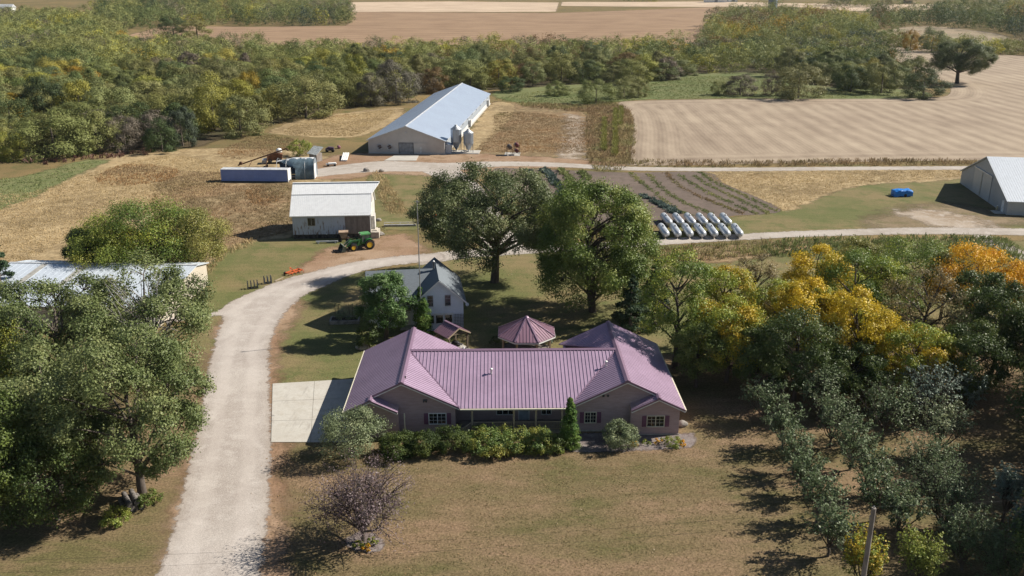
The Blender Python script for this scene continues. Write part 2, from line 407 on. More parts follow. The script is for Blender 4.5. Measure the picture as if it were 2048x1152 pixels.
def ground():
    xs = np.concatenate([np.arange(-4200, -900, 150), np.arange(-900, 901, 20), np.arange(1050, 4300, 150)]); ys = np.concatenate([np.arange(-400, 1500, 20), np.arange(1500, 7000, 250)])
    gx, gy = np.meshgrid(xs, ys, indexing='ij'); V = np.stack([gx.ravel(), gy.ravel(), zt(gx, gy).ravel()], 1)
    I = np.arange(len(V)).reshape(gx.shape); Q = np.stack([I[:-1, :-1], I[1:, :-1], I[1:, 1:], I[:-1, 1:]], -1).reshape(-1, 4)
    m = bpy.data.materials.new('rough_grassland'); n = N(m); p = n.pos()
    c, g = cmix(n, p, [(.15, .115, .055), (.21, .15, .07), (.10, .10, .04)], .02, .15, 3., .4)
    n.out(n.bsdf(c, .95, .1, 0, g, .5, .08))
    tag(obj('ground', npmesh('ground', V, Q, [m]), None), None, None, None, 'structure')
ground()
def rows(freq, rot, base, dark, s=.03, wob=1.5, headland=0):
    """stubble left by the combine: parallel rows, curving round the border as a headland"""
    def b(n, p, sd):
        q = n.mp(p, (1, 1, 1), (0, 0, rot)); x = n.a('ShaderNodeSeparateXYZ', {0: q}).outputs[0]
        ph = n.math('ADD', x, n.math('MULTIPLY', n.noise(.012, 2, .5, p), wob*6))
        if headland:
            e = n.math('ADD', sd, n.math('MULTIPLY', n.noise(.03, 2, .5, p), 4.))
            f = n.rng(e, headland-.5, headland+.5); ph = n.math('ADD', n.math('MULTIPLY', ph, f), n.math('MULTIPLY', sd, n.math('SUBTRACT', 1., f)))
        w = n.math('SINE', n.math('MULTIPLY', ph, freq)); w2 = n.math('SINE', n.math('MULTIPLY', ph, freq*5.3))
        k = n.math('ADD', n.math('MULTIPLY', w, .5), n.math('MULTIPLY', w2, .25))
        nz = n.noise(.25, 5, .65, n.mp(q, (1, .22, 1)))
        k = n.math('ADD', n.math('MULTIPLY', k, .24), nz)
        c = n.mix(n.rng(k, .28, .8), base, dark)
        big = n.noise(s, 4, .6, p); c = n.mix(1., c, n.ramp(big, [(.3, (.86, .82, .8)), (.7, (1.1, 1.08, 1.05))]), 'MULTIPLY')
        g = n.noise(4., 3, .7, p); c = n.mix(1., c, n.ramp(g, [(.3, (.8,)*3), (.7, (1.15,)*3)]), 'MULTIPLY')
        return c, g
    return b
dry = flat([(.33, .245, .135), (.21, .155, .085), (.40, .31, .18)], .05, .3, 1.3, .5, amp=3, ns=.25, soft=.6, nm='dry_grass_cover')
rust = flat([(.22, .145, .08), (.155, .115, .062), (.32, .24, .14)], .07, .35, 1.3, .5, amp=3, ns=.25, soft=.6, nm='rusty_weeds_cover')
green = flat([(.125, .15, .06), (.165, .165, .075), (.10, .125, .048)], .05, .3, 2.5, .35, amp=4, ns=.2, soft=.8, nm='green_grass_cover')
lawnm = flat([(.112, .098, .043), (.205, .140, .086), (.160, .118, .064)], .075, .35, 5., .6, (1, 2.2, 1), .1, amp=1, ns=.6, specks=((.42, .34, .24), 1.6, .055), nm='mown_lawn_brown')
lawng = flat([(.12, .125, .048), (.19, .15, .075), (.095, .11, .038)], .07, .3, 5., .5, amp=1.2, ns=.6, soft=.4, nm='mown_lawn_green')
gravel = flat([(.40, .36, .325), (.33, .29, .26), (.44, .40, .365)], .09, .5, 9., .3, amp=1.1, ns=1.1, soft=.2, nm='crushed_gravel', specks=((.26, .2, .15), 1.1, .06))
gravelt = flat([(.40, .36, .32), (.33, .29, .25), (.44, .40, .36)], .09, .5, 7., .3, amp=.9, ns=.9, soft=.2, nm='gravel_track', tracks=3.6)
dirt = flat([(.24, .15, .095), (.31, .22, .15), (.20, .13, .075)], .06, .3, 4., .35, amp=3, ns=.35, soft=.8, nm='bare_brown_dirt')
soil = flat([(.125, .098, .082), (.155, .12, .10), (.11, .088, .07)], .1, .5, 5., .3, amp=1.0, ns=.5, nm='tilled_soil')
floor_ = flat([(.062, .055, .03), (.10, .075, .045), (.05, .055, .022)], .05, .3, 3., .4, amp=5, ns=.1, soft=1.5, nm='leaf_litter')
mulch = flat([(.20, .17, .16), (.15, .12, .115), (.26, .23, .22)], .4, 1.5, 10., .4, amp=.5, ns=1.5, nm='stone_mulch')
pale = flat([(.34, .28, .22), (.26, .20, .14), (.40, .35, .30)], .12, .6, 5., .35, amp=7, ns=.28, soft=1.5, nm='sandy_patch')
stub = sheetmat('bean_stubble', rows(1.05, R(1.5), (.37, .308, .235), (.235, .188, .142), wob=.55, headland=15), .8, .3, .3)
corn = sheetmat('corn_stubble', rows(.35, R(84), (.31, .22, .145), (.23, .155, .10)), 4, .08, 2)
palef = sheetmat('pale_stubble', rows(.2, R(60), (.52, .42, .32), (.42, .33, .24)), 3, .1, 1)
S = sheet
S('dry_meadow', wpoly([(-250, 620), (-250, 380), (0, 395), (150, 330), (330, 300), (560, 300), (700, 330), (600, 400), (590, 470), (430, 540), (380, 620), (60, 640)]), dry, .010, 1.5, 4)
S('weedy_ground', wpoly([(300, 350), (440, 345), (600, 368), (590, 450), (500, 480), (400, 500), (330, 470), (350, 410)]), rust, .014, 1.5, 4)
S('green_verge', wpoly([(-250, 470), (-250, 372), (0, 360), (70, 346), (160, 322), (215, 322), (150, 352), (80, 388), (0, 418)]), green, .016, 1.5, 4)
S('dry_slope', wpoly([(540, 262), (600, 240), (720, 222), (800, 215), (800, 235), (730, 270), (650, 275), (570, 270)]), dry, .012, 2, 4)
S('paddock', wpoly([(985, 207), (1010, 205), (1165, 225), (1180, 300), (1060, 315), (940, 312), (960, 260)]), rust, .014, 1.5, 4)
S('mown_strip', wpoly([(985, 207), (1030, 212), (1000, 260), (930, 312), (890, 312), (940, 262)]), dry, .018, 1.5, 3)
S('sandy_track', wpoly([(1135, 230), (1160, 235), (1165, 270), (1160, 320), (1120, 325), (1135, 270)]), pale, .022, 1.5, 3)
S('pasture', wpoly([(985, 190), (1010, 180), (1130, 170), (1290, 160), (1420, 146), (1560, 148), (1640, 172), (1830, 180), (1845, 197), (1640, 198), (1500, 197), (1290, 199), (1180, 208), (1040, 205)]), green, .012, 3, 5)
S('stubble_field', wpoly([(1236, 206), (1300, 201), (1500, 198), (1640, 198), (1850, 196), (1900, 186), (1880, 160), (1790, 120), (1735, 98), (1800, 95), (2048, 112), (2500, 130), (2700, 220), (2500, 318), (2048, 320), (1700, 324), (1290, 331), (1262, 320), (1268, 260), (1262, 225)]), stub, .020, 2, 3)
S('corn_field', wpoly([(420, 108), (240, 74), (330, 52), (500, 54), (690, 52), (706, 36), (690, 24), (1115, 26), (1430, 14), (1460, 60), (1430, 110), (1000, 112), (690, 116)], False), corn, .10, 6, 8)
S('pale_field', wpoly([(668, 24), (668, 5), (900, 3), (1118, 5), (1112, 24)], False), palef, .16, 8, 8)
S('pale_strip', wpoly([(1122, 12), (1124, 4), (1400, 3), (1700, 9), (2300, 12), (2300, 18), (1700, 22), (1560, 12), (1420, 14)], False), palef, .14, 8, 8)
S('fallow_field', wpoly([(1740, 82), (1760, 64), (1850, 52), (1985, 66), (2010, 80), (1900, 96), (1800, 92)]), flat([(.27, .21, .14), (.20, .17, .11), (.31, .25, .18)], .02, .1, 1.2, .3, amp=6, ns=.05, soft=2, nm='fallow_cover'), .05, 6, 8)
S('woodland_floor', wpoly([(-300, 328), (150, 308), (370, 300), (560, 243), (690, 214), (860, 186), (1130, 172), (1290, 168), (1420, 150), (1560, 156), (1640, 180), (1860, 186), (1740, 108), (1440, 60), (1400, 108), (690, 114), (500, 106), (250, 100), (200, 40), (-300, 40)], False), floor_, .006, 8, 8)
S('side_lawn', wpoly([(385, 640), (395, 560), (470, 492), (560, 478), (640, 470), (750, 462), (790, 505), (640, 545), (480, 610)]), lawng, .018, .8, 2)
S('barn_green', wpoly([(745, 345), (880, 348), (930, 400), (900, 450), (770, 460), (745, 440)]), lawng, .018, 1, 2)
S('shed_lawn', wpoly([(1290, 470), (1440, 438), (1560, 422), (1640, 395), (1720, 372), (1920, 356), (2400, 380), (2400, 465), (1850, 459), (1560, 468), (1300, 490)]), lawng, .018, 1, 2)
S('back_lawn', wpoly([(380, 660), (430, 625), (600, 562), (830, 532), (1000, 505), (1300, 492), (1700, 482), (2048, 482), (2500, 500), (2500, 700), (1500, 720), (1000, 700), (540, 800)]), lawng, .020, .8, 2)
S('front_lawn', wpoly([(-300, 1330), (-300, 700), (380, 700), (540, 790), (700, 800), (1000, 740), (1500, 700), (2500, 680), (2700, 1330)]), lawnm, .024, .6, 2)
S('roadside_brush_ground', wpoly([(1290, 505), (1400, 494), (1560, 484), (1640, 486), (1560, 510), (1400, 525)]), rust, .026, 1.5, 3)
S('prairie_patch', wpoly([(1405, 345), (1560, 341), (1920, 338), (1920, 358), (1720, 372), (1640, 396), (1570, 424), (1520, 400), (1450, 370)]), dry, .024, 1.2, 3)
S('garden_soil', wpoly([(985, 342), (1060, 338), (1250, 345), (1410, 345), (1450, 368), (1520, 398), (1560, 424), (1440, 434), (1290, 452), (1150, 450), (1060, 420)]), soil, .028, .8, 2)
S('barnyard_dirt', wpoly([(600, 352), (650, 318), (720, 306), (900, 305), (1150, 318), (1180, 322), (1250, 332), (1050, 338), (900, 352), (760, 348), (700, 358)]), dirt, .026, 1, 3)
S('tractor_yard', wpoly([(600, 545), (640, 505), (690, 490), (790, 470), (830, 480), (850, 512), (760, 525), (690, 540)]), dirt, .024, .8, 2)
S('drive_verge', wpoly([(320, 1200), (390, 880), (425, 700), (450, 640), (600, 600), (560, 690), (557, 760), (560, 1200)]), dirt, .0265, .5, 1.2)
S('shed_dirt', wpoly([(1720, 445), (1780, 425), (1900, 408), (2048, 440), (1950, 458), (1780, 462)]), flat([(.17, .13, .075), (.23, .175, .115), (.13, .115, .055)], .08, .35, 3., .4, amp=7, ns=.12, soft=2.5, nm='worn_turf'), .022, .8, 3)
S('sandy_scuff', wpoly([(1800, 425), (1860, 420), (1960, 440), (1970, 462), (1880, 455), (1830, 440)]), pale, .027, .8, 3)
S('farm_road', wroad([(590, 356), (660, 343), (760, 333), (880, 334), (1000, 328), (1120, 330), (1250, 337), (1450, 339), (1700, 337), (1930, 336), (2300, 334)], [4, 9, 13, 10, 6, 5, 4.4, 4.2, 4, 4, 4]), gravelt, .032, .7, 2)
S('farm_lane', wroad([(830, 522), (930, 508), (1080, 499), (1290, 486), (1400, 479), (1560, 470), (1700, 465), (1850, 462), (2048, 464), (2400, 470)], [5, 4.6, 4, 3.6, 3.6, 3.6, 3.8, 4.6, 4.6, 4.6]), gravelt, .034, .5, 2)
S('yard_link', wroad([(880, 340), (930, 370), (960, 410), (985, 450), (1010, 500)], [9, 6, 5, 6, 7]), gravel, .030, .7, 2)
S('field_spur', wroad([(1960, 470), (1990, 485), (2020, 500), (2070, 525)], [3, 3.4, 3.4, 3.4]), gravel, .036, .6, 2)
S('gravel_drive', wpoly([(290, 1235), (315, 1152), (340, 1085), (362, 1000), (385, 900), (405, 800), (422, 720), (438, 660), (440, 632), (330, 645), (330, 625), (420, 627), (470, 600), (560, 562), (640, 540), (700, 526), (790, 513), (880, 508), (880, 524), (830, 526), (735, 540), (660, 568), (600, 597), (560, 640), (540, 695), (538, 765), (541, 900), (531, 1080), (517, 1152), (500, 1235)]), gravel, .036, .5, 1.2)
S('stone_bed', wpoly([(1130, 898), (1160, 868), (1360, 868), (1388, 868), (1385, 893), (1340, 898), (1200, 905)]), mulch, .040, .3, .6)
S('tree_bed', wpoly([(690, 1085), (715, 1065), (750, 1070), (768, 1088), (755, 1103), (715, 1103)]), mulch, .040, .3, .6)
# poured concrete
conc = M('pale_concrete', (.47, .45, .41), .85, .2, 0, .1, .35, (.39, .365, .33))
def drivepad(name, q, z1, nu, nv, gap=.018):
    w = [np.array(GZ(x, y, z1)[:2]) for x, y in q]; mb = MB(); P = lambda u, v: (w[0]*(1-u)+w[1]*u)*(1-v)+(w[3]*(1-u)+w[2]*u)*v
    gu = gap/np.linalg.norm(w[1]-w[0]); gv = gap/np.linalg.norm(w[3]-w[0])
    for i in range(nu):
        for j in range(nv):
            c = [P(i/nu+gu, j/nv+gv), P((i+1)/nu-gu, j/nv+gv), P((i+1)/nu-gu, (j+1)/nv-gv), P(i/nu+gu, (j+1)/nv-gv)]; mb.prism([(p[0], p[1], -.2) for p in c], (0, 0, z1+.2))
    return tag(obj(name, mb, padm), None, None, None, 'structure')
padm = bpy.data.materials.new('driveway_concrete'); n = N(padm); p = n.pos(); c_, g_ = cmix(n, p, [(.47, .45, .405), (.43, .405, .36), (.40, .37, .32)], .25, 1.2, 8., .14)
st_ = n.noise(.55, 5, .7, n.mp(p, (1.5, .35, 1), (0, 0, .2))); c_ = n.mix(n.rng(st_, .56, .72), c_, (.31, .285, .255)); oil = n.noise(.8, 3, .5, p); c_ = n.mix(n.rng(oil, .68, .74, 0, .6), c_, (.16, .15, .14)); n.out(n.bsdf(c_, .85, .2, 0, g_, .3, .01))
def slab_px(name, px, z1, mat=conc, z0=-.2):
    w = [GZ(x, y, z1) for x, y in px]; mb = MB().prism([(p[0], p[1], z0) for p in w], (0, 0, z1-z0))
    return tag(obj(name, mb, mat), None, None, None, 'structure')
drivepad('concrete_drive', [(545, 767), (712, 757), (700, 884), (542, 884)], .075, 2, 3)
slab_px('concrete_apron', [(790, 310), (838, 310), (832, 321), (768, 321)], .09)
# ================================================================== BUILDINGS
purple = M('plum_metal', (.40, .29, .395), .42, .5, .15, .09, .3, (.34, .245, .335))
plumtrim = M('plum_trim', (.23, .15, .215), .4, .5, .2, .05)
brick = M('mauve_brick', (.47, .35, .345), .9, .2, 0, .16, 1.2, (.40, .29, .285), 0, (1, 1, 5))
cream = M('cream_trim', (.72, .67, .52), .6, .3, 0, .06)
white = M('white_paint', (.78, .78, .76), .6, .3, 0, .06)
shut = M('plum_shutter', (.20, .085, .14), .6, .3, 0, .1)
black = M('black_iron', (.03, .03, .033), .6, .3, .2, .2)
wood = M('weathered_wood', (.21, .17, .13), .9, .15, 0, .25, 2, None, .3, (1, 1, .25))
tan = M('tan_post', (.50, .40, .28), .8, .2, 0, .12)
pane = glass()
def clip_rows(poly, axis, a):
    """where the line coordinate[axis]=a crosses a 2D polygon"""
    xs = []; k = len(poly)
    for i in range(k):
        p, q = poly[i], poly[(i+1) % k]
        if (p[axis] > a) != (q[axis] > a):
            t = (a-p[axis])/(q[axis]-p[axis]); xs.append(p[1-axis]+t*(q[1-axis]-p[1-axis]))
    xs.sort(); return list(zip(xs[::2], xs[1::2]))
def roofpane(mb, pts, th=.12, rib=.42, axis=1, w=.05, h=.032, off=0.):
    """flat roof slope through 3D points with raised seams running down it; axis: coordinate the seams are spaced along"""
    mb.prism([(p[0], p[1], p[2]-th) for p in pts], (0, 0, th))
    if not rib: return
    a, b, c = [Vector(p) for p in pts[:3]]; nn = (b-a).cross(c-a)
    if nn.length < 1e-6: nn = (b-a).cross(Vector(pts[3])-a)
    nn.normalize(); nn = nn if nn.z > 0 else -nn
    zf = lambda x, y: a.z-(nn.x*(x-a.x)+nn.y*(y-a.y))/nn.z
    lo = min(p[axis] for p in pts); hi = max(p[axis] for p in pts); s = lo+rib*.5+off
    while s < hi:
        for u0, u1 in clip_rows([(p[0], p[1]) for p in pts], axis, s):
            if u1-u0 < .15: continue
            u0 += .02; u1 -= .02
            P, Q = ((u0, s), (u1, s)) if axis == 1 else ((s, u0), (s, u1))
            o = nn*(h*.5)
            mb.beam(Vector((P[0], P[1], zf(*P)))+o, Vector((Q[0], Q[1], zf(*Q)))+o, w, h+.01, nn)
        s += rib
def window(par, x, y, z, w, h, rz=0., frame=white, mull=1, bars=0, name='window', t=.07, glassm=None):
    """x,y,z centre of the sill line on the wall face; faces local -y turned by rz"""
    X = rmx(x, y, z, rz); f = MB(); d = .06
    f.box(-w/2-t, -w/2, -d, .02, -t, h+t, X); f.box(w/2, w/2+t, -d, .02, -t, h+t, X)
    f.box(-w/2, w/2, -d, .02, h, h+t, X); f.box(-w/2-.03, w/2+.03, -d-.04, .02, -t, 0, X)
    for i in range(mull):
        c = -w/2+w*(i+1)/(mull+1); f.box(c-.035, c+.035, -d+.008, .015, 0, h, X)
    k = (bars and 4) or 0
    for i in range(1, k): c = -w/2+w*i/k; f.box(c-.012, c+.012, -.030, -.018, 0, h, X)
    for i in range(1, bars+1): c = h*i/(bars+1); f.box(-w/2, w/2, -.034, -.020, c-.012, c+.012, X)
    o = obj(name, f, frame, par); g = MB().box(-w/2, w/2, -.012, .012, 0, h, X); obj('pane', g, glassm or pane, o); return o
def door(par, x, y, z, w, h, rz=0., m=white, frame=white, knob=True, panel=True):
    X = rmx(x, y, z, rz); f = MB().box(-w/2, w/2, -.05, .02, 0, h, X)
    if panel:
        for a, b in ((.12, .45), (.55, .9)):
            for s in (-1, 1): f.box(s*w*.25-w*.17, s*w*.25+w*.17, -.062, -.045, h*a, h*b, X)
    d = obj('door', f, m, par); t = MB().box(-w/2-.09, -w/2, -.07, .02, 0, h+.09, X).box(w/2, w/2+.09, -.07, .02, 0, h+.09, X).box(-w/2, w/2, -.07, .02, h, h+.09, X)
    obj('door_frame', t, frame, d)
    if knob: obj('handle', MB().blob(X @ Vector((w*.38, -.1, h*.47)), (.04, .04, .04), 1, 0, 8), black, d)
    return d
# ---------------------------------------------------------------- plum roofed ranch house
def ranch():
    t = thing('ranch_house', 'long single storey brick house with plum metal roof and two gabled wings', 'house', (.3, 77.0, 0), R(1.0))
    EZ, RZ, XL, XR, e = 2.9, 5.6, -10.9, 10.85, 5.55
    BL, BR = 15.2, 16.7; sl = (RZ-EZ)/e
    def zw(x, c): return RZ-abs(x-c)*sl
    w = MB()                                        # outside walls
    for c, back in ((XL, BL-.4), (XR, BR-.4)):
        sgn = -1 if c < 0 else 1
        a, b = c-e+.45, c+e-.45
        pk = c+sgn*2.55; bo = c+sgn*(e-.45); bi = c-sgn*.0-(-sgn)*0  # small front gable sits on the outer side
        w.prism([(a, 1.35, 0), (b, 1.35, 0), (b, 1.35, zw(b, c)-.14), (c, 1.35, RZ-.14), (a, 1.35, zw(a, c)-.14)], (0, .25, 0))
        w.prism([(a, back, 0), (b, back, 0), (b, back, zw(b, c)-.14), (c, back, RZ-.14), (a, back, zw(a, c)-.14)], (0, -.25, 0))
        zz = zw(a, c)-.14
        w.box(a, a+.25, 1.6, back-.25, 0, zz); w.box(b-.25, b, 1.6, back-.25, 0, zz)
        x0, x1 = sorted((c+sgn*(e-.45), c+sgn*.35)); zt_ = zw(pk+sgn*.0, c)-.14
        zo = zw(c+sgn*(e-.45), c)-.14
        pts = [(x0, .45, 0), (x1, .45, 0), (x1, .45, zo if sgn < 0 else zo), (pk+sgn*.4, .45, zw(pk+sgn*.4, c)-.14), (x0, .45, zo)]
        w.prism(pts, (0, .898, 0))
    w.box(-5.8, 5.75, 3.3, 3.5, 0, 3.3); w.box(-5.8, 5.75, 14.5, 14.7, 0, 3.0)
    obj('wall', w, brick, t)
    r = MB()
    def P(x, y, c): return (x, y, zw(x, c))
    for c, back in ((XL, BL), (XR, BR)):
        s = -1 if c < 0 else 1; xo, xi = c+s*e, c-s*e; pk = c+s*2.95
        roofpane(r, [P(xo, 0, c), P(pk, 0, c), P(pk, .9, c), (c, .9, RZ), (c, back, RZ), P(xo, back, c)], .12, .40, 1)
        yb = back
        roofpane(r, [(c, .9, RZ), P(xi, .9, c), (c, 8.85, RZ)], .12, .40, 1)
        roofpane(r, [(c, 8.86, RZ), P(xi, yb, c), (c, yb, RZ)], .12, .40, 1)
        # small front gable: its inner slope falls toward the centre of the house
        zi = zw(pk, c); x2 = c+s*.35
        roofpane(r, [(pk, 0, zi), (x2, 0, EZ), (x2, 1.33, EZ), (pk, 1.33, zi)], .12, .40, 1)
    roofpane(r, [(XL, 8.85, RZ), (XR, 8.85, RZ), (XR-e, .72, EZ), (XL+e, .72, EZ)], .12, .37, 0, .055, .045)
    roofpane(r, [(XL, 8.86, RZ), (XR, 8.86, RZ), (XR-e, 15.1, EZ), (XL+e, 15.1, EZ)], .12, .37, 0, .055, .045)
    ro = obj('roof', r, purple, t)
    cp = MB()
    for c, back in ((XL, BL), (XR, BR)):
        s = -1 if c < 0 else 1; pk = c+s*2.95
        for q in (-1, 1): cp.beam((c+q*.13, .86, RZ+.02), (c+q*.13, back+.03, RZ+.02), .3, .05, (q*.43, 0, .9))
        for q in (-1, 1): cp.beam((pk+q*.1, -.05, zw(pk, c)+.035), (pk+q*.1, 1.0, zw(pk, c)+.035), .24, .04, (q*.43, 0, .9))
    for q in (-1, 1): cp.beam((XL+.2, 8.855+q*.13, RZ+.03), (XR-.2, 8.855+q*.13, RZ+.03), .3, .05, (0, q*.33, .94))
    obj('ridge_cap', cp, plumtrim, ro)
    vl = MB()
    for c in (XL, XR):
        s = 1 if c < 0 else -1; vl.beam((c+s*.15, 8.65, RZ-.02), (c+s*e, .85, EZ+.05), .12, .03, (0, -.3, .9))
    obj('valley_flashing', vl, plumtrim, ro)
    ra = MB(); dk = MB()
    for c in (XL, XR):
        s = -1 if c < 0 else 1; pk = c+s*2.95; k = .10
        segs = [((c, .9, RZ), P(c-s*e, .9, c)), ((c, .9, RZ), P(pk, .9, c)), ((pk, 0, zw(pk, c)), P(c+s*e, 0, c)), ((pk, 0, zw(pk, c)), (c+s*.35, 0, EZ))]
        for p, q in segs:
            for m_, dz, yy in ((ra, -.20, -.0), (dk, -.05, -.03)):
                m_.beam((p[0], p[1]-.02+yy, p[2]+dz), (q[0], q[1]-.02+yy, q[2]+dz), .05, .12 if m_ is ra else .17, (0, 0, 1))
    obj('rake_trim', dk, plumtrim, ro); obj('fascia', ra, white, ro)
    g = MB()
    for c, back in ((XL, BL), (XR, BR)):
        s = -1 if c < 0 else 1; xo = c+s*(e+.06); g.box(xo-.06, xo+.06, .03, back, EZ-.16, EZ-.02)
    g.box(XL+e+.05, XR-e-.05, .58, .70, EZ-.16, EZ-.03)
    obj('gutter', g, cream, ro)
    for x, s in ((-4.0, 0), ):
        pass
    vp = MB()
    vp.lathe([(.10, 0), (.10, .55), (.16, .56), (.16, .66), (.0, .70)], 10, Matrix.Translation((-2.3, 5.35, 4.35)))
    obj('vent_pipe', vp, white, t)
    obj('vent_pipe', MB().lathe([(.10, 0), (.10, .6), (.16, .61), (.16, .7), (.0, .74)], 10, Matrix.Translation((9.35, 6.0, 4.75))), white, t)
    obj('vent_pipe', MB().lathe([(.08, 0), (.08, .5), (.0, .52)], 10, Matrix.Translation((-5.2, 9.6, 5.1))), white, t)
    obj('vent_pipe', MB().lathe([(.06, 0), (.06, .4), (.0, .42)], 8, Matrix.Translation((-10.6, 2.2, 5.3))), black, t)
    # windows with plum shutters
    for x, y, w_, m in ((-7.55, 1.35, 1.6, 1), (-13.75, .45, 1.6, 1), (7.4, 1.35, 1.05, 1), (13.65, .45, 1.6, 1)):
        o = window(t, x, y, .98, w_, 1.08, 0, cream if x > 0 else white, 1, 2)
        for q in (-1, 1):
            sx = x+q*(w_/2+.32); s_ = MB().box(sx-.2, sx+.2, y-.055, y-.002, .93, 2.1)
            for zz in (1.02, 1.53):
                for k in range(5): s_.box(sx-.15, sx+.15, y-.068, y-.054, zz+k*.09, zz+k*.09+.045)
            obj('shutter', s_, shut, t)
    lt = MB().box(-8.9, -8.5, 1.24, 1.348, 3.45, 3.6); lt.blob((-8.82, 1.2, 3.43), (.09, .12, .09), 2, 0, 10).blob((-8.58, 1.2, 3.43), (.09, .12, .09), 3, 0, 10)
    obj('flood_light', lt, M('grey_plastic', (.12, .12, .12)), t)
    for x in (8.6, 9.05): obj('gable_vent', MB().lathe([(.13, -.02), (.13, .03), (.09, .05)], 14, Matrix.Translation((x, 1.33, 3.85)) @ Matrix.Rotation(R(90), 4, 'X')), M('grey_plastic', (.12, .12, .12)), t)
    ds = MB()
    for x, y in ((-10.65, .40), (5.95, 1.25)): ds.box(x-.05, x+.05, y-.1, y-.003, .1, 2.62)
    obj('downspout', ds, cream, t)
    # porch
    obj('porch_floor', MB().box(-5.5, 5.3, .95, 3.3, .0, .32), M('porch_boards', (.34, .30, .27), .8), t)
    for x in (-4.15, -.1, 2.05, 4.6): obj('porch_post', MB().box(x-.09, x+.09, .98, 1.16, .32, 2.76).box(x-.14, x+.14, .93, 1.21, .32, .5).box(x-.13, x+.13, .94, 1.2, 2.6, 2.76), tan, t)
    obj('porch_beam', MB().box(-5.45, 5.3, 1.0, 1.14, 2.762, 2.86), cream, t)
    rl = MB()
    for a, b in ((-4.06, -.19), (.0, 1.96), (2.14, 4.51)):
        rl.box(a, b, 1.04, 1.1, 1.2, 1.27).box(a, b, 1.04, 1.1, .42, .48); k = a+.08
        while k < b-.05: rl.box(k, k+.04, 1.05, 1.09, .48, 1.2); k += .15
    rl.beam((-4.24, 1.07, 1.23), (-5.1, .3, .95), .06, .07).beam((-4.24, 1.07, .5), (-5.1, .3, .22), .06, .06).box(-5.16, -5.06, .25, .35, 0, 1.05)
    for k in range(7):
        f = (k+.5)/7; rl.beam((-4.24-.86*f, 1.07-.77*f, .5-.28*f), (-4.24-.86*f, 1.07-.77*f, 1.23-.28*f), .035)
    obj('porch_railing', rl, tan, t)
    door(t, .95, 3.3, .32, .95, 2.05, 0, M('storm_door', (.42, .48, .55), .3), white, True, False)
    window(t, -.9, 3.3, .95, 1.7, 1.15, 0, white, 2); window(t, 3.2, 3.3, .95, .9, 1.2, 0, white, 1)
    obj('foundation_sill', MB().box(XR-e+.4, XR-.36, 1.29, 1.346, .02, .14).box(XR+.38, XR+e-.42, .39, .446, .02, .14), M('limestone_sill', (.5, .47, .42)), t)
    return t
ranch()
